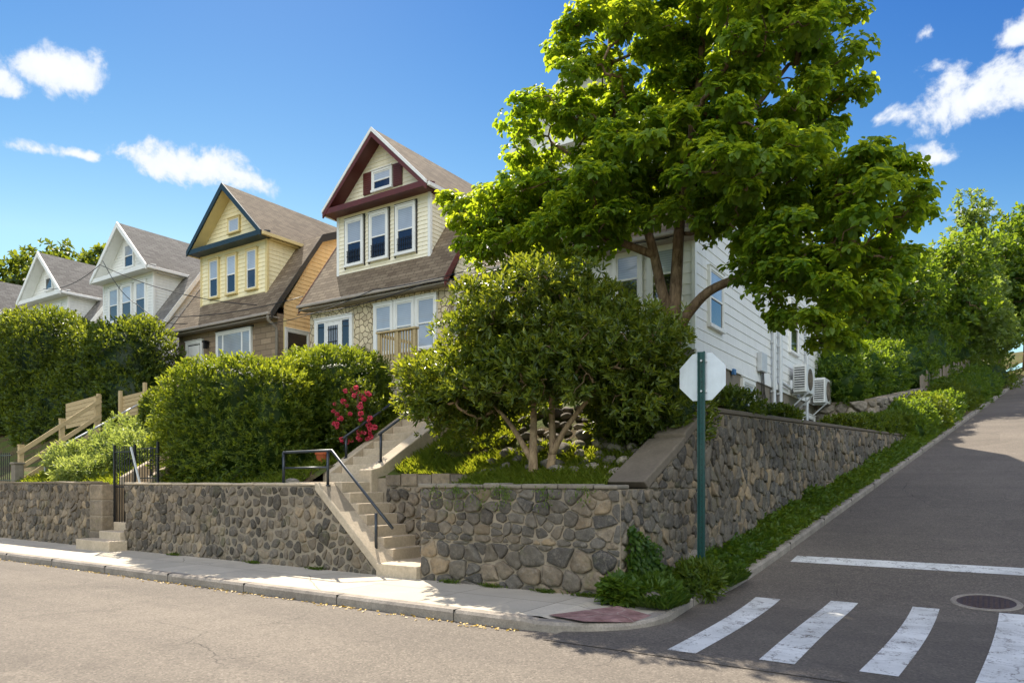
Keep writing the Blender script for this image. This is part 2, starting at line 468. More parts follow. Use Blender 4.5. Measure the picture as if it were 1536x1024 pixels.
def m_tactile():
    t = NT('red_ramp_panel'); co = t.coord()
    mp = t.n('ShaderNodeMapping'); mp.inputs['Scale'].default_value = (14, 14, 14); t.l(co, mp.inputs['Vector'])
    v = t.n('ShaderNodeTexVoronoi'); v.inputs['Randomness'].default_value = 0; v.inputs['Scale'].default_value = 1
    t.l(mp.outputs['Vector'], v.inputs['Vector'])
    dome = t.ramp(v.outputs['Distance'], [(.2, 1), (.4, 0)])
    a = t.noise(co, 6, 6, .7)
    c = t.mix(t.ramp(a, [(.35, 0), (.65, 1)]), lin('#755650'), lin('#a07f78'))
    c = t.mix(t.math('MULTIPLY', crack_lines(t, co, 1.4, .02, .3), .5), c, lin('#b5a79a'))
    return t.fin(c, .85, t.bump(dome, .6, .006), .25)
# ------------------------------------------------------------------ foliage
def nrm(a):
    return a/np.maximum(np.linalg.norm(a, axis=-1, keepdims=True), 1e-9)

def snoise(P, scale, seed=0):
    """cheap smooth noise in about -1..1 from crossed sines"""
    g = np.random.RandomState(seed)
    out = np.zeros(len(P))
    for k in range(7):
        d = nrm(g.normal(size=3)[None])[0]*scale*(.6+.35*k)
        out += np.sin(P@d+g.uniform(0, 6.28))/(1+.35*k)
    return out/3.2

def leaf_mesh(name, P, A, N, L, W, tint, mat, parent=None, fold=.18, droop=.15):
    """P base points, A leaf axis, N leaf normal, L length, W width -> one mesh of folded six-point leaves"""
    n = len(P)
    A = nrm(A); S = nrm(np.cross(A, N)); N = np.cross(S, A)
    L = np.broadcast_to(L, (n,))[:, None]; W = np.broadcast_to(W, (n,))[:, None]
    V = np.empty((n, 6, 3))
    V[:, 0] = P
    V[:, 1] = P+A*L*.35+S*W*.5+N*W*fold
    V[:, 2] = P+A*L*.75+S*W*.36+N*(W*fold-L*droop*.5)
    V[:, 3] = P+A*L-N*L*droop
    V[:, 4] = P+A*L*.75-S*W*.36+N*(W*fold-L*droop*.5)
    V[:, 5] = P+A*L*.35-S*W*.5+N*W*fold
    V = V.reshape(-1, 3)-np.array(origin_of(parent))
    me = bpy.data.meshes.new(name)
    me.vertices.add(6*n); me.loops.add(8*n); me.polygons.add(2*n)
    me.vertices.foreach_set('co', V.ravel())
    idx = (np.arange(n)*6)[:, None]+np.array([0, 1, 2, 3, 0, 3, 4, 5])[None]
    me.loops.foreach_set('vertex_index', idx.ravel().astype(np.int32))
    me.polygons.foreach_set('loop_start', (np.arange(2*n)*4).astype(np.int32))
    me.polygons.foreach_set('loop_total', np.full(2*n, 4, dtype=np.int32))
    me.update(calc_edges=True)
    a = me.attributes.new('tint', 'FLOAT', 'FACE')
    a.data.foreach_set('value', np.repeat(np.clip(tint, 0, 1), 2).astype(np.float32))
    me.materials.append(mat)
    o = bpy.data.objects.new(name, me); COL.objects.link(o)
    if parent: o.parent = parent
    return o

def sprigs(g, P0, D, m, sl, spread, grav, jit=.25):
    """leaves set round short shoots: P0 shoot bases, D shoot directions, m leaves per shoot, sl shoot length"""
    n = len(P0)
    D = nrm(D); H = nrm(np.cross(D, g.normal(size=(n, 3)))); K = np.cross(D, H)
    t = (np.arange(m)/max(1, m-1))[None]*np.ones((n, 1))
    az = (np.arange(m)*2.4)[None]+g.uniform(0, 6.28, (n, 1))+g.normal(size=(n, m))*.35
    ph = spread[0]+(spread[1]-spread[0])*(1-t)+g.normal(size=(n, m))*jit
    rad = H[:, None]*np.cos(az)[..., None]+K[:, None]*np.sin(az)[..., None]
    Dn = D[:, None]
    A = Dn*np.cos(ph)[..., None]+rad*np.sin(ph)[..., None]
    N = Dn*np.sin(ph)[..., None]-rad*np.cos(ph)[..., None]
    A = A+np.array([0, 0, -grav])
    N = N+np.array([0, 0, .25])+g.normal(size=N.shape)*.18
    B = P0[:, None]+Dn*(t*sl)[..., None]+rad*.004
    return B.reshape(-1, 3), nrm(A.reshape(-1, 3)), nrm(N.reshape(-1, 3)), t.reshape(-1)

def clump_leaves(g, centers, radii, per, up=.5, flat=.6, shell=.45, m=6, sl=.1, spread=(.6, 1.3), grav=.1, spill=.25):
    k = max(1, per//m)
    C = np.repeat(centers, k, axis=0); Rr = np.repeat(radii, k)[:, None]
    n = len(C)
    d = nrm(g.normal(size=(n, 3)))
    d[:, 2] = np.abs(d[:, 2])*np.where(g.rand(n) < 1-spill, 1, -1)
    r = (shell+(1-shell)*g.rand(n)**.6)[:, None]
    sc = np.array([1, 1, flat])
    P = C+d*r*Rr*sc+g.normal(size=(n, 3))*.05*Rr
    D = nrm(d*sc+np.array([0, 0, up])+g.normal(size=(n, 3))*.3)
    P, A, N, t = sprigs(g, P, D, m, sl, spread, grav)
    return P, A, N, np.repeat(np.repeat(g.rand(len(centers)), k), m), t

def in_ellipsoids(g, ells, count, mind, shell=.35):
    """spread points through a union of ellipsoids, keeping them apart"""
    vol = np.array([e[1][0]*e[1][1]*e[1][2] for e in ells])**.8; vol /= vol.sum()
    pts = []
    tries = 0
    while len(pts) < count and tries < count*60:
        tries += 1
        e = ells[g.choice(len(ells), p=vol)]
        d = nrm(g.normal(size=(1, 3)))[0]
        r = shell+(1-shell)*g.rand()**.5
        p = np.array(e[0])+d*r*np.array(e[1])
        if pts and np.min(np.linalg.norm(np.array(pts)-p, axis=1)) < mind: continue
        pts.append(p)
    return np.array(pts)

def grow_tree(name, label, cat, base, stems, ells, count, mind, crad, per, L, W, leaf, bark, seed,
              group=None, flat=.6, up=.5, tip=.012, sides=6, shell=.3, skip=None, tvar=(.1, .55, .35), lshell=.45, **lk):
    g = np.random.RandomState(seed)
    root = empty(name, base, label, cat, group)
    tr = MB()
    nodes = []; par = []; kid = []; rads = []
    for path, r0, r1 in stems:
        k = len(path)
        fine = []
        for i in range(k-1):
            for j in range(4):
                fine.append(Vector(path[i]).lerp(Vector(path[i+1]), j/4))
        fine.append(Vector(path[-1]))
        # smooth the bends
        for _ in range(2):
            fine = [fine[0]]+[(fine[i-1]+fine[i]*2+fine[i+1])/4 for i in range(1, len(fine)-1)]+[fine[-1]]
        rr = [r0+(r1-r0)*(i/(len(fine)-1)) for i in range(len(fine))]
        tr.tube(fine, rr, 10)
        s = len(fine)//3
        for i in range(s, len(fine)):
            nodes.append(np.array(fine[i])); par.append(-1); kid.append(0); rads.append(rr[i])
    nst = len(nodes)
    C = in_ellipsoids(g, ells, count, mind, shell)
    if skip is not None: C = np.array([c for c in C if not skip(c)])
    ND = np.array(nodes)
    order = np.argsort([np.min(np.linalg.norm(ND-c, axis=1)) for c in C])
    segs = []
    for ci in order:
        c = C[ci]
        dd = np.linalg.norm(np.array(nodes)-c, axis=1)
        dd = dd+np.where(np.array(nodes)[:, 2] > c[2]+.3, .8, 0)
        j = int(np.argmin(dd))
        a = nodes[j]
        m1 = a+(c-a)*.4+np.array([0, 0, .12*np.linalg.norm(c-a)])+g.normal(size=3)*.05
        m2 = a+(c-a)*.75+np.array([0, 0, .08*np.linalg.norm(c-a)])+g.normal(size=3)*.05
        i0 = len(nodes)
        for p, q in ((m1, j), (m2, i0), (c, i0+1)):
            nodes.append(p); par.append(q); kid.append(0); rads.append(0)
        segs.append((j, i0))
        q = i0+2
        while q >= 0:
            kid[q] += 1; q = par[q]
    br = MB()
    for j, i0 in segs:
        r = [tip*math.sqrt(kid[i])*1.0 for i in (i0, i0+1, i0+2)]
        ra = min(r[0]*1.15, rads[j] if j < nst else 9)
        br.tube([nodes[j], nodes[i0], nodes[i0+1], nodes[i0+2]], [ra, r[0], r[1], r[2]*.6], sides, cap=False)
    tr.build('trunk', bark, root, smooth=True, uv=True)
    br.build('branches', bark, root, smooth=True)
    rad = crad*(.7+.6*g.rand(len(C)))
    P, A, N, tc, t = clump_leaves(g, C, rad, per, up, flat, lshell, **lk)
    n = len(P)
    ln = L*(.65+.6*g.rand(n))
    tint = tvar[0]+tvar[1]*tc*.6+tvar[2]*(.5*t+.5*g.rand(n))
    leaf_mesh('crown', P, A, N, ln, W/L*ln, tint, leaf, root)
    return root

def superdir(g, n, p):
    d = nrm(g.normal(size=(n, 3)))
    k = 1/(np.sum(np.abs(d)**p, axis=1)**(1/p))
    return d, k[:, None]

def shrub_part(name, g, ells, n, L, W, leaf, parent, p=2.4, rough=.16, nscale=2.2, up=.55, depth=.22, tvar=(.1, .4, .4), seed=0, m=7, sl=None, spread=(.35, 1.15), grav=0.0):
    """leafy shoots through the outer shell of a union of lumpy superellipsoids"""
    sl = sl or L*1.3
    k0 = n//m
    vol = np.array([e[1][0]*e[1][1]+e[1][1]*e[1][2]+e[1][0]*e[1][2] for e in ells]); cnt = (vol/vol.sum()*k0).astype(int)
    PP = []; DD = []
    for (c, r), k in zip(ells, cnt):
        d, s = superdir(g, k, p)
        base = d*s*np.array(r)
        w = 1+rough*snoise(base+np.array(c), nscale, seed)+rough*.7*snoise(base+np.array(c), nscale*3.1, seed+5)
        q = np.array(c)+base*w[:, None]*(1-depth*g.rand(k)**1.5)[:, None]
        nn = nrm(d/np.array(r))
        keep = np.ones(k, bool)
        for (c2, r2) in ells:
            if c2 is c: continue
            keep &= np.sum(np.abs((q-np.array(c2))/np.array(r2))**p, axis=1) > .55
        PP.append(q[keep]); DD.append(nn[keep])
    P0 = np.concatenate(PP); D = np.concatenate(DD)
    D = nrm(D*.8+np.array([0, 0, up])+g.normal(size=D.shape)*.4)
    tc = .5+.5*snoise(P0, 3.0, seed+9)
    P, A, N, t = sprigs(g, P0-D*sl*.5, D, m, sl*1.0, spread, grav)
    n = len(P)
    ln = L*(.6+.7*g.rand(n))
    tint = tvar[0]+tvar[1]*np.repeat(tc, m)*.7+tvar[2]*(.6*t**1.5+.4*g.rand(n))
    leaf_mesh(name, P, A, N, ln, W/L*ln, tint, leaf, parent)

def core_mesh(name, ells, leaf, parent, p=2.4, k=.72, seed=3):
    """lumpy inner growth that keeps a dense shrub from being see-through"""
    b = MB()
    nu, nv = 18, 10
    for (c, r) in ells:
        P = []
        for j in range(nv+1):
            th = math.pi*j/nv
            for i in range(nu):
                ph = 2*math.pi*i/nu
                P.append((math.sin(th)*math.cos(ph), math.sin(th)*math.sin(ph), math.cos(th)))
        P = np.array(P)
        s = 1/(np.sum(np.abs(P)**p, axis=1)**(1/p))
        Q = P*s[:, None]*np.array(r)*k
        Q = np.array(c)+Q*(1+.14*snoise(Q*1.0, 3.0, seed))[:, None]
        F = [(j*nu+i, (j+1)*nu+i, (j+1)*nu+(i+1) % nu, j*nu+(i+1) % nu) for j in range(nv) for i in range(nu)]
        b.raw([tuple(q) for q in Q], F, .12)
    return b.build(name, leaf, parent, smooth=True)

def make_shrub(name, label, cat, base, ells, n, L, W, leaf, seed, group=None, p=2.4, core=.72, stems=None, **kw):
    g = np.random.RandomState(seed)
    root = empty(name, base, label, cat, group)
    shrub_part('foliage', g, ells, n, L, W, leaf, root, p=p, seed=seed, **kw)
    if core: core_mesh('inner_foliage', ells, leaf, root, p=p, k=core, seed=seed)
    if stems:
        b = MB()
        for pts, r in stems: b.tube(pts, r, 6)
        b.build('stem', M['bark'], root, smooth=True)
    return root

def blades(name, P, h, w, leaf, seed, lean=.45, tint=None, parent=None):
    g = np.random.RandomState(seed); n = len(P)
    a = g.uniform(0, 6.283, n)
    out = np.stack([np.cos(a), np.sin(a), np.zeros(n)], 1)
    A = np.array([0, 0, 1])+out*(lean*(.3+g.rand(n)))[:, None]
    N = nrm(out*-1+np.array([0, 0, .5])+g.normal(size=(n, 3))*.2)
    hh = h*(.5+.9*g.rand(n))
    t = .15+.7*g.rand(n) if tint is None else tint
    return leaf_mesh(name, P, A, N, hh, w*(.7+.6*g.rand(n)), t, leaf, parent, fold=.25, droop=.35)

# ------------------------------------------------------------------ rubble walls
def clip(poly, n, c):
    """keep the side n.p <= c of a convex polygon"""
    out = []
    for i in range(len(poly)):
        a = poly[i]; b = poly[(i+1) % len(poly)]
        da = a[0]*n[0]+a[1]*n[1]-c; db = b[0]*n[0]+b[1]*n[1]-c
        if da <= 0: out.append(a)
        if (da < 0 < db) or (db < 0 < da):
            t = da/(da-db); out.append((a[0]+(b[0]-a[0])*t, a[1]+(b[1]-a[1])*t))
    return out

def stones(mb, O, U, N, outline, su, sv, g, gap=.018, bulge=.05, rounding=.5, ju=.36, jv=.34):
    """fill the convex outline (u, z) with irregular fieldstones standing out along N from the face through O"""
    O = Vector(O); U = Vector(U).normalized(); N = Vector(N).normalized()
    us = [p[0] for p in outline]; zs = [p[1] for p in outline]
    u0, u1, z0, z1 = min(us), max(us), min(zs), max(zs)
    pts = []
    z = z0-sv
    row = 0
    while z < z1+sv:
        u = u0-su+(row % 2)*su*.5
        while u < u1+su:
            if g.rand() > .07:
                pts.append((u+g.uniform(-ju, ju)*su, z+g.uniform(-jv, jv)*sv))
            if g.rand() < .10: pts.append((u+g.uniform(.3, .6)*su, z+g.uniform(.3, .6)*sv))
            u += su*(1 if g.rand() < .75 else 1.35)
        z += sv; row += 1
    pts = np.array(pts)
    k = su/sv
    cw = [p for p in outline]
    for i, p in enumerate(pts):
        if p[0] < u0-su*.6 or p[0] > u1+su*.6 or p[1] < z0-sv*.6 or p[1] > z1+sv*.6: continue
        d = pts-p
        dist = (d[:, 0]/k)**2+d[:, 1]**2
        near = np.argsort(dist)[1:17]
        poly = [(p[0]-2*su, p[1]-2*sv), (p[0]+2*su, p[1]-2*sv), (p[0]+2*su, p[1]+2*sv), (p[0]-2*su, p[1]+2*sv)]
        for j in near:
            q = pts[j]
            nx, nz = (q[0]-p[0])/k**2, q[1]-p[1]
            poly = clip(poly, (nx, nz), nx*(p[0]+q[0])/2+nz*(p[1]+q[1])/2)
            if len(poly) < 3: break
        for a in range(len(cw)):
            if len(poly) < 3: break
            A = cw[a]; B = cw[(a+1) % len(cw)]
            n = (B[1]-A[1], -(B[0]-A[0]))
            poly = clip(poly, n, n[0]*A[0]+n[1]*A[1])
        if len(poly) < 3: continue
        ar = abs(sum(poly[a][0]*poly[(a+1) % len(poly)][1]-poly[(a+1) % len(poly)][0]*poly[a][1] for a in range(len(poly))))/2
        if ar < .0018: continue
        cx = sum(q[0] for q in poly)/len(poly); cz = sum(q[1] for q in poly)/len(poly)
        size = math.sqrt(ar)
        gp = gap*(.6+1.1*g.rand())
        f = max(.5, 1-2*gp/size)
        poly = [(cx+(q[0]-cx)*f, cz+(q[1]-cz)*f) for q in poly]
        for it in range(3):
            c = .25 if it else .18+.14*rounding
            nw = []
            for a in range(len(poly)):
                A, B = poly[a], poly[(a+1) % len(poly)]
                nw.append((A[0]+(B[0]-A[0])*c, A[1]+(B[1]-A[1])*c)); nw.append((A[0]+(B[0]-A[0])*(1-c), A[1]+(B[1]-A[1])*(1-c)))
            poly = nw
            if len(poly) > 26: break
        m = len(poly)
        hgt = bulge*(.55+.9*g.rand())*min(1.3, size/.2)
        tx, tz = g.normal(0, .13), g.normal(0, .13)
        ph = g.uniform(0, 6.28, 4)
        V = []
        for s, w in ((1, -.03), (.99, hgt*.55), (.94, hgt*.86), (.70, hgt), (.35, hgt*1.03)):
            for a, q in enumerate(poly):
                du, dz = (q[0]-cx)*s, (q[1]-cz)*s
                wob = 1+.05*math.sin(a*2*math.pi/m*3+ph[0])+.03*math.sin(a*2*math.pi/m*7+ph[1])
                du *= wob; dz *= wob
                ww = w
                if w > 0: ww += du*tx*s+dz*tz*s+.16*hgt*math.sin(du*28+ph[2])*math.cos(dz*31+ph[3])
                V.append(O+U*(cx+du)+Vector((0, 0, cz+dz))+N*ww)
        V.append(O+U*cx+Vector((0, 0, cz))+N*hgt*1.05)
        F = []
        for r in range(4):
            for a in range(m):
                b = (a+1) % m
                F.append((r*m+a, r*m+b, (r+1)*m+b, (r+1)*m+a))
        for a in range(m): F.append((4*m+a, 4*m+(a+1) % m, 5*m))
        mb.raw(V, F, float(np.clip(g.normal(.42, .27), 0, 1)))

# ------------------------------------------------------------------ siding and windows
def siding(mb, poly, O, U, N, board, lip=.016):
    """lapped boards over a convex polygon given as (u, z) from O"""
    z0 = min(p[1] for p in poly); z1 = max(p[1] for p in poly)
    k = 0
    O = Vector(O); U = Vector(U); N = Vector(N)
    z = z0
    while z < z1-1e-4:
        zt = min(z+board, z1)
        pc = clip(clip(poly, (0, 1), zt), (0, -1), -z)
        if len(pc) >= 3:
            pts = [O+U*p[0]+Vector((0, 0, p[1]))+N*(lip*(1-(p[1]-z)/board)) for p in pc]
            nrmv = (pts[1]-pts[0]).cross(pts[2]-pts[1])
            if nrmv.dot(N) < 0: pts = pts[::-1]
            mb.poly(pts, rnd.random())
            lo = [p[0] for p in pc if abs(p[1]-z) < 1e-5]
            if len(lo) >= 2:
                a, b = min(lo), max(lo)
                q = [O+U*a+Vector((0, 0, z)), O+U*b+Vector((0, 0, z)), O+U*b+Vector((0, 0, z))+N*lip, O+U*a+Vector((0, 0, z))+N*lip]
                mb.poly(q[::-1] if U.cross(Vector((0, 0, 1))).dot(N) > 0 else q)
        z = zt

def window(house, O, U, N, u0, u1, z0, z1, frame, split=True, fw=.08, sash=None, casing_label=None, proud=.085, blind=True, lower=None, grille=False, mullions=()):
    """a window lying on the wall plane through O: casing, sashes and panes"""
    sash = sash or M['white_trim']
    b = MB(); Z = (0, 0, 1)
    p = proud
    b.frame(O, U, Z, N, u0-fw, u0, z0-fw, z1+fw, -.01, p)
    b.frame(O, U, Z, N, u1, u1+fw, z0-fw, z1+fw, -.01, p)
    b.frame(O, U, Z, N, u0, u1, z1, z1+fw, -.01, p)
    b.frame(O, U, Z, N, u0-fw*1.2, u1+fw*1.2, z0-fw-.002, z0, -.012, p+.03)
    b.frame(O, U, Z, N, u0-fw*1.15, u1+fw*1.15, z1+fw, z1+fw+.03, -.012, p+.025)
    w = b.build('window', frame, house, bevel=.006)
    s = MB(); t = .035
    zs = (z0+z1)/2
    cols = [u0]+list(mullions)+[u1]
    for a, c in zip(cols[:-1], cols[1:]):
        s.frame(O, U, Z, N, a, a+t, z0, z1, .004, p-.016)
        s.frame(O, U, Z, N, c-t, c, z0, z1, .004, p-.016)
        s.frame(O, U, Z, N, a+t, c-t, z1-t, z1, .004, p-.018)
        s.frame(O, U, Z, N, a+t, c-t, z0, z0+t, .004, p-.018)
        if split: s.frame(O, U, Z, N, a+t, c-t, zs-t*.6, zs+t*.6, .004, p-.012)
    s.build('sash', sash, w)
    up = MB(); lo = MB()
    for a, c in zip(cols[:-1], cols[1:]):
        if split:
            up.frame(O, U, Z, N, a+t, c-t, zs+t*.6, z1-t, .006, p-.03)
            lo.frame(O, U, Z, N, a+t, c-t, z0+t, zs-t*.6, .006, p-.036)
        else:
            up.frame(O, U, Z, N, a+t, c-t, z0+t, z1-t, .006, p-.03)
    up.build('pane', M['glass_blind'] if blind else M['glass_dark'], w)
    if split: lo.build('pane', lower or M['glass_dark'], w)
    if grille:
        gmb = MB()
        nz = 4; nu = 7
        zt = z0+(z1-z0)*.30
        for i in range(nu+1):
            u = u0+.06+(u1-u0-.12)*i/nu
            gmb.frame(O, U, Z, N, u-.007, u+.007, z0+.04, zt+.05*(i % 2), p+.004, p+.02)
        for i in range(3):
            zz = z0+.06+(zt-z0-.06)*i/2
            gmb.frame(O, U, Z, N, u0+.03, u1-.03, zz-.007, zz+.007, p+.021, p+.032)
        gmb.build('window_guard', M['iron'], w)
    return w
# ------------------------------------------------------------------ houses
YF, YD, YG = 16.10, 16.40, 15.95          # facade, dormer wall and gable fascia planes
ZE, ZG, ZP = 7.38, 10.36, 12.42           # main eave, gable eave, gable peak
def house(c, name, label, sid, front, trim, soffit, rooff, depth=10, board=.14, side=None, rake=None, fascia=None, pent=None, group=None, fth=.20):
    side = side or sid; rake = rake or trim; fascia = fascia or trim; pent = pent or trim
    h = empty(name, (c, YF, 3.9), label, 'house', group)
    x0, x1 = c-2.88, c+2.88; y1 = YF+depth
    ym = (YF+y1)/2
    ybk, zbk, zr = 17.95, 10.55, 11.95
    X, Y, Z = (1, 0, 0), (0, 1, 0), (0, 0, 1)
    f = MB(); f.box(x0+.02, x1-.02, YF+.04, y1-.02, 1.2, 4.72); f.build('foundation', M['grey_concrete'], h)
    # facade
    fr = MB()
    if front is None:
        siding(fr, [(x0, 4.72), (x1, 4.72), (x1, ZE+.1), (x0, ZE+.1)], (0, YF, 0), X, (0, -1, 0), board)
        fr.build('facade', sid, h)
    else:
        fr.box(x0-.02, x1+.02, YF-.02, YF+.25, 3.0, ZE+.02); fr.build('facade', front, h)
    # end walls follow the gambrel
    gp = [(YF+.26 if front else YF, 4.72), (y1, 4.72), (y1, ZE-.1), (y1-ybk+YF-.2, zbk-.14), (ym, zr-.14), (ybk+.12, zbk-.14), (YF+.26 if front else YF, ZE+.35)]
    w = MB(); siding(w, gp, (x1, 0, 0), Y, X, board); siding(w, gp, (x0, 0, 0), Y, (-1, 0, 0), board)
    siding(w, [(x0, 4.72), (x1, 4.72), (x1, ZE-.1), (x0, ZE-.1)], (0, y1, 0), X, (0, 1, 0), board)
    w.build('wall', side, h)
    ya = YF+.26 if front else YF
    cbm = M['white_trim'] if sid is not M['yellow_siding'] else M['yellow_trim']
    for (bx, by) in ((x1, ya), (x0, ya), (x1, y1), (x0, y1)):
        cb = MB(); cb.box(bx-.05 if bx > c else bx-.03, bx+.03 if bx > c else bx+.05, by-.03 if by < y1 else by-.09, by+.09 if by < y1 else by+.03, 4.7, ZE-.12); cb.build('corner_board', cbm, h)
    # main gambrel roof
    T = .11
    prof = [(15.72, ZE-.02), (ybk, zbk), (ym, zr), (y1-ybk+YF-.1, zbk), (y1+.35, ZE-.02)]
    lo = [(y, z-T) for y, z in prof]
    r = MB()
    xa, xb = x0-.14, x1+.14
    # stop short of the dormer opening: the roof runs on behind it, out of sight inside
    for i in range(len(prof)-1):
        a, b2 = prof[i], prof[i+1]
        r.raw([(xa, a[0], a[1]), (xb, a[0], a[1]), (xb, b2[0], b2[1]), (xa, b2[0], b2[1]),
               (xa, a[0], a[1]-T), (xb, a[0], a[1]-T), (xb, b2[0], b2[1]-T), (xa, b2[0], b2[1]-T)],
              [(0, 1, 2, 3), (7, 6, 5, 4), (0, 4, 5, 1), (2, 6, 7, 3), (1, 5, 6, 2), (3, 7, 4, 0)])
    rf = r.build('roof', rooff, h)
    for xs in (xb+.004, xa-.034):
        k = MB()
        P = [(xs, y, z+.015) for y, z in prof]+[(xs, y, z-.26) for y, z in prof[::-1]]
        m = len(prof); Q = [(p[0]+.03, p[1], p[2]) for p in P]; n2 = len(P)
        k.raw(P+Q, [(i, i+1, n2-2-i, n2-1-i) for i in range(m-1)]+[(n2+n2-1-i, n2+n2-2-i, n2+i+1, n2+i) for i in range(m-1)]+[(i, n2+i, n2+(i+1) % n2, (i+1) % n2) for i in range(n2)])
        k.build('rake_board', rake, h)
    gm = M['gutter_grey'] if rooff is M['brown_roof'] else M['white_trim']
    g = MB(); g.box(xa, xb, 15.60, 15.70, ZE-.13, ZE-.04); g.build('gutter', gm, h, bevel=.02)
    g = MB(); g.box(xa, xb, 15.705, YF-.03, ZE-.19, ZE-.155); g.build('eave_soffit', gm, h)
    # dormer
    hd = 1.92
    d = MB()
    siding(d, [(c-hd, 7.9), (c+hd, 7.9), (c+hd, ZG+.1), (c-hd, ZG+.1)], (0, YD, 0), X, (0, -1, 0), board)
    yb = 18.3
    siding(d, [(YD, 7.9), (yb, 7.9), (yb, ZG+.1), (YD, ZG+.1)], (c+hd, 0, 0), Y, X, board)
    siding(d, [(YD, 7.9), (yb, 7.9), (yb, ZG+.1), (YD, ZG+.1)], (c-hd, 0, 0), Y, (-1, 0, 0), board)
    hw = 1.92
    siding(d, [(c-hw, ZG+.1), (c+hw, ZG+.1), (c, ZG+.1+hw*.99)], (0, YD+.03, 0), X, (0, -1, 0), board)
    d.build('dormer', sid, h)
    for sx in (-1, 1):
        e = MB(); e.box(c+sx*hd-.05, c+sx*hd+.05, YD-.028, YD+.07, 8.0, ZG+.02); e.build('corner_board', cbm, h)
    # gable roof
    half = 2.16; pz = ZP; ez = ZG-.02
    yb = y1+.1
    gr = MB(); sl = (pz-ez)/half
    for s in (-1, 1):
        A = (c, pz); B = (c+s*half, ez)
        n = Vector((s*sl, 0, 1)).normalized()*.10
        gr.raw([(A[0], YG+.03, A[1]), (B[0], YG+.03, B[1]), (B[0], yb, B[1]), (A[0], yb, A[1]),
                (A[0], YG+.03, A[1]-.14), (B[0], YG+.03, B[1]-.14), (B[0], yb, B[1]-.14), (A[0], yb, A[1]-.14)],
               [(0, 3, 2, 1), (4, 5, 6, 7), (0, 1, 5, 4), (1, 2, 6, 5), (2, 3, 7, 6)])
    gr.build('roof', rooff, h)
    for s in (-1, 1):
        fb = MB(); fb.extrude([(c, YG-.03, pz+.02), (c+s*(half+.02), YG-.03, ez+.0), (c+s*(half+.02), YG-.03, ez-fth), (c, YG-.03, pz-fth*1.1)], (0, .055, 0)); fb.build('bargeboard', fascia, h)
    for s in (-1, 1):
        so = MB(); so.extrude([(c, YG+.04, pz-.155), (c+s*(half-.04), YG+.04, ez-.118), (c+s*(half-.04), YG+.04, ez-.15), (c, YG+.04, pz-.20)], (0, YD-YG-.02, 0)); so.build('soffit', soffit, h); so = MB()
        so.box(c+s*(hd+.02) if s > 0 else c-half+.04, c+half-.04 if s > 0 else c-hd-.02, YD+.03, 18.6, ez-.19, ez-.155); so.build('soffit', soffit, h)
    pe = MB()
    pe.extrude([(c-half+.06, YG+.0, ZG-.17), (c-half+.06, YD+.02, ZG-.17), (c-half+.06, YD+.02, ZG+.10), (c-half+.06, YG, ZG+.0)], (2*half-.12, 0, 0))
    pe.build('pent_band', pent, h)
    for s in (-1, 1):
        ev = MB(); ev.box(c+s*half-(.0 if s > 0 else .09), c+s*half+(.09 if s > 0 else .0), YG+.05, 20.5, ez-.15, ez-.03); ev.build('gutter', M['white_trim'] if trim is not M['navy'] else M['yellow_trim'], h, bevel=.015)
    return h

def front(h, xa, xb, z0, z1, fr, y=None, **kw):
    return window(h, (0, YD if y is None else y, 0), (1, 0, 0), (0, -1, 0), xa, xb, z0, z1, fr, **kw)
def sidew(h, x, ya, yb, z0, z1, fr, **kw):
    return window(h, (x, 0, 0), (0, 1, 0), (1, 0, 0), ya, yb, z0, z1, fr, **kw)

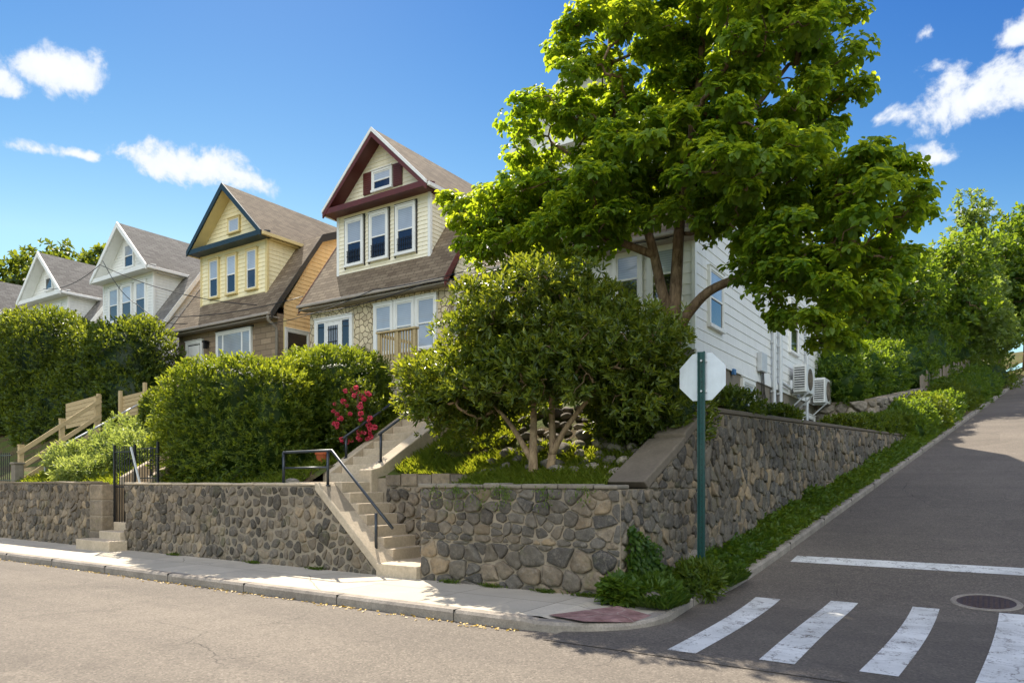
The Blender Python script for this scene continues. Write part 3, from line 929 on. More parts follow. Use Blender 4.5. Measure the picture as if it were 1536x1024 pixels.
def build_houses():
    W = M['white_trim']
    # --- cream house with maroon trim
    c = -15.75
    h = house(c, 'shingled_house', 'cream house with maroon trim and shutters above a stone ground floor', M['cream_siding'], M['rubble'], M['maroon'], M['maroon'], M['brown_roof'], board=.125, fascia=W, fth=.10)
    for s in (-1, 1):   # red face strip under the white rake edge
        mb = MB(); mb.extrude([(c, YG-.012, ZP-.115), (c+s*2.16, YG-.012, ZG-.125), (c+s*2.16, YG-.012, ZG-.27), (c, YG-.012, ZP-.28)], (0, .05, 0)); mb.build('rake_board', M['maroon'], h)
    for a, b in ((-17.22, -16.58), (-16.16, -15.52), (-15.06, -14.42)):
        front(h, a, b, 8.58, 9.92, W, grille=True)
        k = MB()
        for u in (a-.13, b+.10): k.box(u, u+.03, YD-.05, YD-.005, 8.46, 10.05)
        k.box(a-.13, b+.13, YD-.05, YD-.005, 10.051, 10.08); k.build('window_edging', M['dark_trim'], h)
    front(h, -16.08, -15.36, 10.72, 11.25, W, y=YD+.03, fw=.07, blind=True)
    for a, b in ((-16.53, -16.18), (-15.26, -14.91)):
        k = MB()
        k.box(a, b, YD-.03, YD+.02, 10.66, 11.34)
        for i in range(9): k.box(a+.04, b-.04, YD-.045, YD-.031, 10.70+i*.067, 10.735+i*.067)
        k.build('shutter', M['maroon'], h, bevel=.004)
    for a, b in ((-15.64, -15.02), (-14.80, -14.18), (-13.96, -13.34)):
        front(h, a, b, 5.55, 6.95, W, y=YF-.02, fw=.088, lower=M['glass_blind'])
    for a in (-14.91, -14.07):
        k = MB(); k.box(a-.018, a+.018, YF-.08, YF-.02, 5.45, 7.04); k.build('mullion', W, h)
    front(h, -18.25, -16.75, 4.85, 6.78, W, y=YF-.02, fw=.11, mullions=(-17.87, -17.13), split=False, blind=False)
    k = MB(); k.box(-17.83, -17.17, YF-.085, YF-.052, 4.86, 6.74); dr = k.build('door', M['white_trim'], h, bevel=.01)
    k = MB(); k.box(-17.72, -17.28, YF-.095, YF-.086, 5.5, 6.62); k.build('door_glass', M['glass_blind'], dr)
    k = MB()
    for i in range(6): k.box(-17.70+i*.08, -17.685+i*.08, YF-.115, YF-.098, 5.5, 6.62)
    for z in (5.7, 6.1, 6.5): k.box(-17.72, -17.28, YF-.128, YF-.116, z, z+.02)
    k.build('door_grille', M['iron'], dr)
    # front deck with pine rail
    dk = MB(); dk.box(-14.35, -12.9, 14.7, YF-.03, 4.72, 4.84)
    for x in (-14.2, -13.05): dk.box(x-.06, x+.06, 14.8, 14.92, 3.0, 4.72)
    dk.build('deck', M['wood'], h)
    rl = MB()
    for x in (-14.28, -13.6, -12.98): rl.box(x-.05, x+.05, 14.74, 14.84, 4.84, 5.78)
    rl.box(-14.36, -12.9, 14.71, 14.87, 5.781, 5.83); rl.box(-14.23, -13.03, 14.77, 14.81, 4.94, 5.0)
    for i in range(13):
        x = -14.2+i*.1
        if min(abs(x-q) for q in (-14.28, -13.6, -12.98)) > .07: rl.box(x-.02, x+.02, 14.765, 14.80, 5.0, 5.78)
    rl.box(-14.31, -14.24, 14.86, YF-.05, 5.70, 5.78)
    rl.build('deck_railing', M['wood'], h)
    # --- yellow house
    c = -23.2
    h = house(c, 'shingled_house', 'yellow house with dark teal gable trim and taupe block ground floor', M['yellow_siding'], M['formstone'], M['navy'], M['yellow_trim'], M['brown_roof'], side=M['yellow_siding_bounce'], rake=M['dark_trim'], board=.15)
    for a, b in ((-24.52, -24.03), (-23.47, -22.96), (-22.30, -21.80)):
        front(h, a, b, 8.55, 9.90, M['yellow_trim'], fw=.07)
    front(h, -23.40, -22.82, 10.78, 11.24, M['yellow_trim'], y=YD+.03, fw=.06, split=False)
    front(h, -23.58, -21.70, 5.85, 6.98, W, y=YF-.02, fw=.07, split=False, mullions=(-23.25, -22.15), blind=True)
    k = MB(); k.box(-23.72, -21.56, YF-.07, YF-.018, 7.07, 7.15); k.build('lintel', M['dark_trim'], h)
    front(h, -25.45, -24.6, 4.85, 6.83, W, y=YF-.02, fw=.1, split=False, blind=False)
    k = MB(); k.box(-25.38, -24.67, YF-.09, YF-.055, 4.86, 6.75); k.build('door', M['white_trim'], h)
    sidew(h, c+2.88, 16.45, 17.35, 5.6, 6.85, W, split=False, blind=False)
    k = MB(); k.tube([(c+2.95, 15.66, ZE-.15), (c+2.95, 15.66, ZE-.3), (c+2.95, 16.0, ZE-.5), (c+2.95, 16.02, ZE-.65), (c+2.95, 16.02, 4.0)], .05, 8)
    k.build('downspout', M['grey_concrete'], h, smooth=True)
    k = MB(); k.box(-24.28, -24.10, YF-.25, YF-.06, 6.78, 6.84); k.box(-24.24, -24.14, YF-.22, YF-.10, 6.55, 6.78); k.box(-24.21, -24.17, YF-.06, YF-.02, 6.6, 6.8)
    k.build('wall_lantern', M['black'], h, bevel=.01)
    # --- white house with grey roof
    c = -30.35
    h = house(c, 'shingled_house', 'white house with grey roof and tall attic window, beside the yellow house', M['white_siding'], None, M['white_trim'], M['white_trim'], M['grey_roof'], board=.12)
    for a, b in ((-31.72, -31.05), (-30.70, -30.0), (-29.62, -28.95)):
        front(h, a, b, 8.5, 9.85, W, fw=.08)
        k = MB(); k.box(a-.12, a-.085, YD-.06, YD-.005, 8.4, 10.0); k.build('window_edging', M['dark_trim'], h)
    front(h, -30.55, -29.9, 10.66, 11.58, W, y=YD+.03, fw=.06)
    # --- next white house
    c = -37.4
    h = house(c, 'shingled_house', 'white house with grey roof and tiny square attic window', M['white_siding'], None, M['white_trim'], M['white_trim'], M['grey_roof'], board=.12)
    front(h, -37.55, -36.95, 10.75, 11.28, W, y=YD+.03, fw=.08, split=False, blind=False)
    for a, b in ((-38.75, -38.1), (-37.75, -37.1), (-36.75, -36.1)): front(h, a, b, 8.5, 9.85, W, fw=.08)
    # --- farthest roof at the frame edge
    c = -44.6
    h = house(c, 'shingled_house', 'house at the left picture edge showing only its grey roof slope', M['white_siding'], None, M['white_trim'], M['white_trim'], M['grey_roof'], board=.12)
    for a, b in ((-45.95, -45.3), (-44.95, -44.3), (-43.95, -43.3)): front(h, a, b, 8.5, 9.85, W, fw=.08)
    # --- corner house behind the big tree
    c = -8.58
    h = house(c, 'shingled_house', 'white corner house behind the big tree, its long wall on the side street', M['white_siding'], None, M['white_trim'], M['white_trim'], M['brown_roof'], depth=15.2, board=.25)
    x1 = c+2.88
    front(h, -7.62, -7.05, 5.95, 7.1, W, y=YF, fw=.1)
    front(h, -6.72, -6.1, 5.95, 7.1, W, y=YF, fw=.1)
    front(h, -9.2, -8.5, 5.95, 7.1, W, y=YF, fw=.1)
    for a, b in ((-10.0, -9.4), (-9.05, -8.35), (-7.9, -7.25)): front(h, a, b, 8.5, 9.7, W, fw=.09)
    front(h, -9.0, -8.2, 10.7, 11.4, W, y=YD+.03, fw=.08)
    sidew(h, x1, 17.05, 18.0, 5.45, 6.75, W)
    sidew(h, x1, 20.6, 21.5, 7.6, 8.9, W)
    sidew(h, x1, 25.3, 26.4, 6.05, 7.7, W, blind=False)
    k = MB(); k.box(x1-.02, x1+.035, YF+.05, YF+15.15, 4.55, 4.715); k.build('water_table', W, h)
    # basement openings on the foundation
    for (a, b, z0, z1, bl) in ((19.9, 20.9, 3.78, 4.38, True), (24.6, 26.0, 2.2, 3.75, True), (27.3, 29.2, 2.2, 4.0, False)):
        window(h, (x1-.02, 0, 0), (0, 1, 0), (1, 0, 0), a, b, z0, z1, W, split=False, fw=.12, blind=bl)
    k = MB(); k.box(x1-.03, x1+.09, 19.6, 21.3, 3.42, 3.58); k.build('ledge', M['grey_concrete'], h)
    # pipes, meter and cables
    for y, r in ((22.9, .06), (23.7, .06), (27.6, .05)):
        k = MB(); k.tube([(x1+.11, y, 8.2 if y < 27 else 7.8), (x1+.11, y, 2.6)], r, 8)
        for z in (7.2, 5.9, 4.4): k.box(x1+.02, x1+.12, y-r-.02, y+r+.02, z, z+.05)
        k.build('drainpipe', M['galv'], h, smooth=False)
    k = MB(); k.tube([(x1+.13, 23.78, 4.78), (x1+.13, 25.0, 4.72), (x1+.13, 25.05, 5.0)], .05, 8); k.build('drainpipe', M['galv'], h)
    k = MB(); k.box(x1+.02, x1+.16, 21.3, 21.9, 4.85, 5.4); mt = k.build('meter_box', M['galv'], h, bevel=.015)
    k = MB()
    for q in (0, .16, .3): k.tube([(x1+.09, 21.45+q, 4.86), (x1+.09, 21.55+q, 4.3), (x1+.08, 21.9+q*1.5, 3.6), (x1+.08, 22.1+q*1.2, 2.9)], .016, 5)
    k.build('cable', M['dark_trim'], mt)
    k = MB(); k.box(x1+.02, x1+.10, 18.85, 19.02, 4.45, 4.6); k.build('wall_valve', m_plain('blue_plastic', lin('#3f6fa0'), .5), h, bevel=.01)

def ac_unit(loc, label):
    x, y, z = loc
    r = empty('air_conditioner', loc, label, 'air conditioner', 'split air conditioning units on the corner house')
    b = MB(); b.box(x, x+.42, y, y+1.35, z, z+.92); b.build('casing', M['ac_white'], r, bevel=.03)
    g = MB(); g.box(x+.05, x+.37, y-.012, y-.003, z+.10, z+.82)
    lb = g.build('side_panel', M['black'], r)
    g = MB()
    for i in range(9): g.box(x+.045, x+.375, y-.03, y-.013, z+.11+i*.08, z+.145+i*.08)
    g.build('louvre', M['ac_white'], r)
    g = MB()
    for rr in (.36, .28, .2, .12):
        P = [(x+.432, y+.62+rr*math.cos(a*math.pi/14), z+.46+rr*math.sin(a*math.pi/14)) for a in range(29)]
        g.tube(P, .008, 4, cap=False)
    for a in range(6):
        t = a*math.pi/6
        g.tube([(x+.437, y+.62+.37*math.cos(t), z+.46+.37*math.sin(t)), (x+.437, y+.62-.37*math.cos(t), z+.46-.37*math.sin(t))], .006, 4)
    g.build('fan_guard', M['grey_concrete'], r)
    g = MB(); P = [(x+.4215, y+.62+.37*math.cos(a*math.pi/12), z+.46+.37*math.sin(a*math.pi/12)) for a in range(24)]
    g.extrude(P, (.004, 0, 0)); g.build('fan_opening', M['black'], r)
    g = MB()
    for yy in (y+.2, y+1.1):
        g = MB(); g.box(x-.06, x+.44, yy, yy+.05, z-.06, z-.003); g.bar((x+.38, yy+.025, z-.06), (x-.02, yy+.025, z-.42), .04, .04); g.build('bracket', M['galv'], r)
    return r
# ------------------------------------------------------------------ lie of the land
def z_road(Y):
    t = Y-10.7
    return .17*.5*(t+math.sqrt(t*t+.6))
Z0 = z_road(6.6)-.004
def zs(Y): return max(.0, z_road(Y)-Z0) if Y < 60 else z_road(60)-Z0+(Y-60)*.145
def xk(Y): return -3.18+.097*(Y-11.4)          # outer face of the kerb up the side street
def xw(Y): return -4.10+.097*(Y-8.75)          # face of the side retaining wall
YW = 8.75
def smooth(a, b, x):
    t = np.clip((x-a)/(b-a), 0, 1); return t*t*(3-2*t)
def lot(X, Y):
    X = np.asarray(X, float); Y = np.asarray(Y, float)
    left = 1.52+.5*smooth(9.0, 10.4, Y)+1.9*smooth(10.2, 14.6, Y)
    right = 1.52+.22*smooth(9.0, 9.9, Y)+1.35*smooth(9.7, 12.6, Y)+.85*smooth(12.6, 15.2, Y)
    k = smooth(-9.6, -8.6, X)
    z = left*(1-k)+right*k
    e = smooth(-6.3, -5.2, X)*smooth(12.0, 14.0, Y)
    z = z*(1-e)+np.minimum(z, 2.72)*e
    z = np.where((X > -9.9) & (X < -7.2) & (Y < 11), np.minimum(z, 1.70+.55*np.maximum(0, Y-10.15)), z)
    hill = .17*(Y-10.7)+.1
    z = np.where(Y > 26, np.maximum(z, hill*smooth(26, 36, Y)+z*(1-smooth(26, 36, Y))), z)
    z = z+.05*np.sin(X*1.7+Y*.6)*smooth(9.2, 10, Y)+.03*np.sin(X*4.1-Y*3.3)*smooth(9.2, 10, Y)
    return z
def lot1(x, y): return float(lot(x, y))

def grid_sheet(name, xs_of_y, ys, zfun, mat):
    b = MB(); rows = [[(x, y, zfun(x, y)) for x in xs_of_y(y)] for y in ys]
    m = len(rows[0])
    P = [p for r in rows for p in r]
    F = [(j*m+i, j*m+i+1, (j+1)*m+i+1, (j+1)*m+i) for j in range(len(ys)-1) for i in range(m-1)]
    b.raw(P, F)
    o = b.build(name, mat, smooth=True)
    return tag(o, kind='structure')

def kerb_path():
    P = []
    for X in np.linspace(-130, -4.75, 60): P.append((X, 6.89))
    cx, cy, r = -4.75, 8.29, 1.40
    for a in np.linspace(-80, 0, 12): P.append((cx+r*1.09*math.cos(R(a)), cy+r*math.sin(R(a))))
    for Y in list(np.linspace(8.8, 30, 50))+list(np.linspace(31, 140, 60)):
        x = xk(Y) if Y > 9.6 else -3.224+(xk(9.6)+3.224)*max(0, (Y-8.29))/1.31
        P.append((x, Y))
    return P

def build_land():
    ys = [-9+i*.5 for i in range(33)]
    # ground to the horizon, below everything else
    b = MB(); b.box(-600, 600, -600, 600, -.6, -.25); tag(b.build('ground', M['soil']), kind='structure')
    b = MB()
    xs = [-130+i*2.5 for i in range(77)]
    P = [(x, y, 0) for y in (-9, -4, 0, 3, 6.95) for x in xs]
    m = len(xs)
    b.raw(P, [(j*m+i, j*m+i+1, (j+1)*m+i+1, (j+1)*m+i) for j in range(4) for i in range(m-1)])
    street = tag(b.build('main_street', M['asphalt']), kind='structure')
    ysd = [6.6+i*.3 for i in range(60)]+[25+i*1.5 for i in range(78)]
    side = grid_sheet('side_street', lambda y: [xk(max(y, 9))-.6+i*.9 for i in range(11)], ysd,
                      lambda x, y: zs(y)+.004+.0*x, M['asphalt'])
    # kerb swept along the corner
    K = kerb_path(); k = MB()
    prof = [(0, -.1), (0, .10), (.03, .135), (.17, .14), (.17, -.1)]
    rows = []
    for i, (x, y) in enumerate(K):
        a = K[max(i-1, 0)]; c = K[min(i+1, len(K)-1)]
        t = Vector((c[0]-a[0], c[1]-a[1], 0)).normalized(); n = Vector((-t.y, t.x, 0))
        z = zs(y) if y > 7.5 else 0
        drop = 0
        if -4.3 < x and y < 8.7: drop = .06*(1-abs((y-7.6)/1.1)) if abs(y-7.6) < 1.1 else 0
        rows.append([(x+n.x*u, y+n.y*u, z+v-(drop if v > .05 else 0)) for u, v in prof])
    P = [p for r in rows for p in r]; m = len(prof)
    F = [(i*m+j, (i+1)*m+j, (i+1)*m+j+1, i*m+j+1) for i in range(len(rows)-1) for j in range(m-1)]
    k.raw(P, [f[::-1] for f in F])
    kb = tag(k.build('kerb', M['kerb']), kind='structure')
    # joints cut as thin dark lines standing 1 mm proud
    j = MB(); acc = 0; nxt = 1.2
    for i in range(1, len(K)):
        seg = math.dist(K[i], K[i-1])
        while acc+seg > nxt:
            f = (nxt-acc)/seg
            x = K[i-1][0]+(K[i][0]-K[i-1][0])*f; y = K[i-1][1]+(K[i][1]-K[i-1][1])*f
            if -40 < x and y < 60:
                t = Vector((K[i][0]-K[i-1][0], K[i][1]-K[i-1][1], 0)).normalized(); n = Vector((-t.y, t.x, 0))
                z = zs(y) if y > 7.5 else 0
                if not (x > -4.3 and y < 8.7):
                    O = Vector((x, y, z))
                    j.frame(O, t, n, (0, 0, 1), -.006, .006, -.0025, .14, .0, .1415)
            nxt += 1.9+.5*math.sin(nxt*3.1)
        acc += seg
    j.build('kerb_joint', M['dark_trim'], kb)
    # sidewalk
    inner = []
    for i, (x, y) in enumerate(K):
        if x > -4.76 and y > 9.2: break
        a = K[max(i-1, 0)]; c = K[min(i+1, len(K)-1)]
        t = Vector((c[0]-a[0], c[1]-a[1], 0)).normalized(); n = Vector((-t.y, t.x, 0))
        inner.append((x+n.x*.168, y+n.y*.168))
    s = MB()
    pts = [(x, y, .137 if not (x > -4.3 and y < 8.7) else .137-.06*max(0, 1-abs((y-7.6)/1.1))) for x, y in inner]
    back = [(-4.1+.0*i, 9.1, .137) for i in (0,)]
    for i in range(len(pts)-1):
        a, c = pts[i], pts[i+1]
        fa = (min(a[0], -4.3), 9.2, .137); fc = (min(c[0], -4.3), 9.2, .137)
        if a[0] > -4.3 and c[0] > -4.3: s.poly([a, c, (-4.3, 9.2, .137)])
        else: s.poly([a, c, fc, fa])
    sw = tag(s.build('sidewalk', M['sidewalk']), kind='structure')
    t = MB()
    t.raw([(-4.30, 7.22, .1415), (-3.80, 7.16, .128), (-3.42, 7.62, .085), (-3.36, 8.02, .108), (-3.88, 8.22, .1415)], [(0, 1, 2, 3, 4)])
    t.build('ramp_panel', M['red_tile'], sw)
    # planted verge beside the kerb
    ysv = [8.9+i*.3 for i in range(70)]+[30+i*2 for i in range(56)]
    def xv(y):
        a = xw(y)-.12 if y < 27 else min(xw(y)-.12, xk(y)-2.4); c = xk(y)-.165 if y > 9.6 else -3.38
        return [a+(c-a)*i/6 for i in range(7)]
    def zv(x, y):
        a = xk(y)-.165
        base = zs(y)+.12
        return base+.22*max(0, min(1, (a-x)/.8))*min(1, max(0, (y-8.9)/1.0))+.03*math.sin(x*5+y*2.3)
    grid_sheet('verge', xv, ysv, zv, M['soil'])
    # the raised lots
    def seg(a, b, st):
        n = max(1, round((b-a)/st)); return [a+(b-a)*i/n for i in range(n)]
    ysl = seg(9.05, 9.97, .23)+seg(9.97, 13.0, .23)+seg(13.0, 13.9, .3)+seg(13.9, 16.5, .3)+[16.5+i*1.0 for i in range(20)]+[37+i*4 for i in range(26)]
    xfix = [-120, -90, -70]+seg(-52, -24.9, 1)+seg(-24.9, -23.4, .5)+seg(-23.4, -17.35, .25)+seg(-17.35, -16.1, .3)+seg(-16.1, -11.1, .25)+seg(-11.1, -9.8, .3)+seg(-9.8, -7.55, .25)
    def xl(y):
        e = xw(y)-.25 if y < 27 else min(xw(y)-.25, xk(y)-2.2)
        return xfix+list(np.linspace(-7.55, e, 18))
    rows = [[(x, y, lot1(x, y)) for x in xl(y)] for y in ysl]
    m = len(rows[0]); b = MB(); F = []
    for j in range(len(ysl)-1):
        for i in range(m-1):
            x = (rows[j][i][0]+rows[j][i+1][0])/2; y = (ysl[j]+ysl[j+1])/2
            if -11.1 < x < -9.8 and y < 13.9: continue
            if -9.8 <= x < -7.55 and y < 9.97: continue
            if -17.35 < x < -16.1 and y < 13.0: continue
            if -24.9 < x < -23.4 and y < 9.3: continue
            F.append((j*m+i, j*m+i+1, (j+1)*m+i+1, (j+1)*m+i))
    b.raw([p for r in rows for p in r], F)
    tag(b.build('hillside', M['soil'], smooth=True), kind='structure')
    # far side of the side street
    grid_sheet('roadside_bank', lambda y: [xk(max(y, 9))+8.2, xk(max(y, 9))+8.35, xk(max(y, 9))+12, xk(max(y, 9))+25, 90], [7.2+i*2 for i in range(68)],
               lambda x, y: zs(y)+(.12 if x < xk(max(y, 9))+8.3 else .35+.25*math.sin(y*.4)*0), M['soil'])
    # markings
    def sheet(name, x0a, x1a, y0, x0b, x1b, y1, wob=.0):
        m = MB(); n = 16; k2 = 4
        P = []
        for i in range(n+1):
            f = i/n; y = y0+(y1-y0)*f
            a = x0a+(x0b-x0a)*f+wob*math.sin(f*3.1); c = x1a+(x1b-x1a)*f+wob*math.sin(f*3.1)
            for q in range(k2+1):
                x = a+(c-a)*q/k2; P.append((x, y, max(0, zs(y)+.004 if y > 6.6 else 0)+.005))
        m.raw(P, [(i*(k2+1)+q, i*(k2+1)+q+1, (i+1)*(k2+1)+q+1, (i+1)*(k2+1)+q) for i in range(n) for q in range(k2)])
        return m.build(name, M['paint'], side)
    sheet('crosswalk_stripe', -2.71, -2.42, 6.87, -2.80, -2.46, 10.42, .03)
    sheet('crosswalk_stripe', -1.84, -1.52, 6.97, -1.84, -1.50, 10.6, -.03)
    sheet('crosswalk_stripe', -.99, -.68, 7.03, -.87, -.57, 10.66, .03)
    sheet('crosswalk_stripe', -.13, .22, 7.08, .06, .45, 10.72, .02)
    sheet('crosswalk_stripe', .75, 1.12, 7.1, .95, 1.33, 10.8, .02)
    sheet('crosswalk_stripe', 1.62, 2.0, 7.1, 1.85, 2.22, 10.85, .02)
    sheet('crosswalk_stripe', 2.5, 2.9, 7.1, 2.72, 3.1, 10.9, .02)
    sheet('stop_line', -2.82, 5.0, 12.62, -2.80, 5.0, 13.02)
    # manhole
    mh = empty('manhole_cover', (-.08, 11.18, zs(11.18)+.004), 'round rusty manhole cover sunk in the side street asphalt', 'manhole cover')
    def tilt(pts): return [(x, y, zs(y)+.004+z) for x, y, z in pts]
    m = MB(); n = 40; cx, cy = -.08, 11.18
    for (ra, rb, za, zb) in ((.40, .33, .008, .012),):
        P = tilt([(cx+r*math.cos(i*2*math.pi/n), cy+r*math.sin(i*2*math.pi/n), z) for (r, z) in ((ra, .002), (ra-.01, .010), (rb, .012), (rb-.005, .002)) for i in range(n)])
        m.raw(P, [(a*n+i, a*n+(i+1) % n, (a+1)*n+(i+1) % n, (a+1)*n+i) for a in range(3) for i in range(n)])
    m.build('rim', M['kerb'], mh)
    m = MB()
    P = tilt([(cx+.33*math.cos(i*2*math.pi/n), cy+.33*math.sin(i*2*math.pi/n), .006) for i in range(n)])
    m.raw(P, [tuple(range(n))])
    for i in range(-5, 6):
        for j2 in range(-5, 6):
            x, y = i*.058, j2*.058+(i % 2)*.029
            if math.hypot(x, y) < .29:
                q = tilt([(cx+x-.018, cy+y-.018, .014), (cx+x+.018, cy+y-.018, .014), (cx+x+.018, cy+y+.018, .014), (cx+x-.018, cy+y+.018, .014)])
                lo = [(p[0], p[1], p[2]-.009) for p in q]
                m.raw(lo+q, [(4, 5, 6, 7), (0, 1, 5, 4), (1, 2, 6, 5), (2, 3, 7, 6), (3, 0, 4, 7)])
    m.build('lid', M['iron_cover'], mh)

# ------------------------------------------------------------------ retaining walls and stairs
def wall_thing(name, label, core, facing_sets, capf=None, mat=None, cap_mat=None, mortar=None):
    """core: list of (outline3d, depth vector) extruded as mortar; facing_sets: kwargs for stones()"""
    b = MB()
    for pts, d in core: b.extrude(pts, d)
    w = b.build(name, mortar or M['mortar'])
    tag(w, label, 'stone wall')
    s = MB()
    for kw in facing_sets: stones(s, **kw)
    s.build('stone_facing', mat or M['stone'], w, smooth=True)
    if capf:
        c = MB(); capf(c); c.build('coping', cap_mat or M['concrete'], w, bevel=.02)
    return w

def rough_cap(c, x0, x1, ya, yb, z, seed, step=(.35, .8), th=(.03, .07)):
    q = random.Random(seed); x = x0
    while x < x1-.02:
        w = min(q.uniform(*step), x1-x)
        if x1-x-w < .15: w = x1-x
        t0, t1 = z+q.uniform(*th), z+q.uniform(*th); f = ya+q.uniform(-.012, .018)
        c.raw([(x, f, z), (x+w-.008, f, z), (x+w-.008, yb, z), (x, yb, z), (x, f, t0), (x+w-.008, f, t1), (x+w-.008, yb, t1), (x, yb, t0)],
              [(0, 3, 2, 1), (4, 5, 6, 7), (0, 1, 5, 4), (1, 2, 6, 5), (2, 3, 7, 6), (3, 0, 4, 7)], q.random()); x += w

def build_walls():
    g = np.random.RandomState(11)
    D = .42
    # left of the gate
    xa, xb, zt = -23.4, -17.78, 1.62
    wall_thing('retaining_wall', 'fieldstone wall left of the iron gate', [([(xa, YW, -.1), (xb, YW, -.1), (xb, YW, zt), (xa, YW, zt)], (0, D, 0))],
               [dict(O=(0, YW, 0), U=(1, 0, 0), N=(0, -1, 0), outline=[(xa, .1), (xb, .1), (xb, zt), (xa, zt)], su=.165, sv=.20, g=g, gap=.010, bulge=.032)],
               lambda c: rough_cap(c, xa, xb-.001, YW-.03, YW+D, zt+.002, 5, th=(.015, .06)), cap_mat=M['mortar_dark'], mortar=M['mortar_dark'])
    xa2, xb2 = -50, -24.9
    wall_thing('retaining_wall', 'fieldstone wall beyond the wooden post at the left picture edge', [([(xa2, YW, -.1), (xb2, YW, -.1), (xb2, YW, zt), (xa2, YW, zt)], (0, D, 0))],
               [dict(O=(0, YW, 0), U=(1, 0, 0), N=(0, -1, 0), outline=[(-36, .1), (xb2, .1), (xb2, zt), (-36, zt)], su=.26, sv=.3, g=g, gap=.012, bulge=.05)],
               lambda c: c.box(xa2, xb2, YW-.035, YW+D, zt+.002, zt+.05), cap_mat=M['grey_concrete'], mortar=M['mortar_dark'])
    # gate piers
    for (p0, p1, lab) in ((-17.775, -17.22, 'squared stone pier at the left side of the iron gate'), ):
        b = MB(); b.box(p0, p1, YW-.04, YW+.8, -.1, 1.60); w = b.build('gate_pier', M['mortar']); tag(w, lab, 'pier')
        s = MB()
        for i in range(4):
            s.box(p0-.004, p1+.012, YW-.058, YW+.3, .14+i*.37, .49+i*.37, [.55, .7, .62, .8][i])
        s.build('stone_facing', M['stone'], w, bevel=.025)
    # between the two stairs, sloping down beside the right-hand steps
    A = [(-16.28, .1), (-8.46, .1), (-8.46, .34), (-9.86, 1.60), (-16.28, 1.60)]
    def cap2(c):
        rough_cap(c, -16.28, -9.99, YW-.03, YW+.34, 1.603, 6, th=(.02, .06))
        c.extrude([(-9.93, YW-.05, 1.655), (-8.40, YW-.05, .30), (-8.40, YW-.05, .18), (-8.46, YW-.05, .18), (-9.98, YW-.05, 1.53), (-9.98, YW-.05, 1.655)], (0, .42, 0))
    wall_thing('retaining_wall', 'long fieldstone wall between the iron gate and the concrete stairs', [([(u, YW, z if z > .15 else -.1) for u, z in A], (0, .36, 0))],
               [dict(O=(0, YW, 0), U=(1, 0, 0), N=(0, -1, 0), outline=[(-16.28, .1), (-12.6, .1), (-12.6, 1.6), (-16.28, 1.6)], su=.165, sv=.20, g=g, gap=.011, bulge=.034),
                dict(O=(0, YW, 0), U=(1, 0, 0), N=(0, -1, 0), outline=[(-12.6, .1), (-8.46, .1), (-8.46, .3), (-9.92, 1.60), (-12.6, 1.6)], su=.185, sv=.20, g=g, gap=.018, bulge=.03),
                dict(O=(-16.28, 0, 0), U=(0, -1, 0), N=(-1, 0, 0), outline=[(-YW-.36, .1), (-YW, .1), (-YW, 1.6), (-YW-.36, 1.6)], su=.2, sv=.3, g=g)],
               cap2)
    # inner wall of the stairwell
    b = MB(); b.box(-9.70, -7.2, 9.97, 10.3, -.1, 1.74); w = b.build('retaining_wall', M['mortar']); tag(w, 'low inner stone wall behind the concrete steps', 'stone wall')
    s = MB(); stones(s, (0, 9.97, 0), (1, 0, 0), (0, -1, 0), [(-9.45, .2), (-7.56, .2), (-7.56, 1.6), (-9.45, 1.6)], .24, .24, g, gap=.02, bulge=.05)
    for i, x in enumerate((-9.44, -9.05, -8.66, -8.32, -7.9)):
        s.box(x, x+[.36, .37, .32, .40, .36][i], 9.93, 10.26, 1.61, 1.80+.02*(i % 2), [.6, .7, .5, .75, .4][i])
    s.build('stone_facing', M['stone'], w, bevel=.02)
    # right corner wall, front and return
    xa, xb, zt = -7.55, -4.10, 1.58
    Ud = Vector((.097, 1, 0)).normalized(); Nd = Vector((Ud.y, -Ud.x, 0))
    def cap3(c):
        x = -7.58
        gg = random.Random(3)
        while x < -4.15:
            w2 = min(gg.uniform(.3, .6), -4.12-x)
            c.box(x, x+w2-.012, YW-.05, YW+.36, zt+.002, zt+.055+gg.uniform(0, .03)); x += w2
    wall_thing('retaining_wall', 'corner stone wall right of the concrete stairs, below the evergreen', [([(xa, YW, -.1), (xb, YW, -.1), (xb, YW, zt), (xa, YW, zt)], (0, D, 0)), ([(xa, YW+D+.002, -.1), (xa+.35, YW+D+.002, -.1), (xa+.35, YW+D+.002, zt), (xa, YW+D+.002, zt)], (0, .8, 0))],
               [dict(O=(0, YW, 0), U=(1, 0, 0), N=(0, -1, 0), outline=[(xa, .1), (xb, .1), (xb, .78), (xa, .78)], su=.31, sv=.25, g=g, gap=.009, bulge=.04, rounding=.0, ju=.40, jv=.20),
                dict(O=(0, YW, 0), U=(1, 0, 0), N=(0, -1, 0), outline=[(xa, .78), (xb, .78), (xb, zt), (xa, zt)], su=.22, sv=.18, g=g, gap=.009, bulge=.036, rounding=.0, ju=.40, jv=.22),
                dict(O=(xa, 0, 0), U=(0, -1, 0), N=(-1, 0, 0), outline=[(-9.95, .1), (-YW, .1), (-YW, zt), (-9.95, zt)], su=.27, sv=.24, g=g, gap=.016)],
               cap3, mat=M['stone_grey'], cap_mat=M['grey_concrete'])
    # wall up the side street
    L = Ud; s0 = 0
    def P(y, z, off=0):
        return (xw(y)+Nd.x*off, y+Nd.y*off, z)
    core = [([P(YW+.01, -.1), P(11.5, -.1), P(11.5, 2.80), P(9.45, 1.58), P(YW+.01, 1.58)], tuple(-Nd*D)),
            ([P(11.502, -.1), P(27, 2.4), P(27, 3.12), P(11.502, 2.80)], tuple(-Nd*D))]
    k = 1/Ud.y
    O = (xw(YW), YW, 0)
    def uy(y): return (y-YW)*k
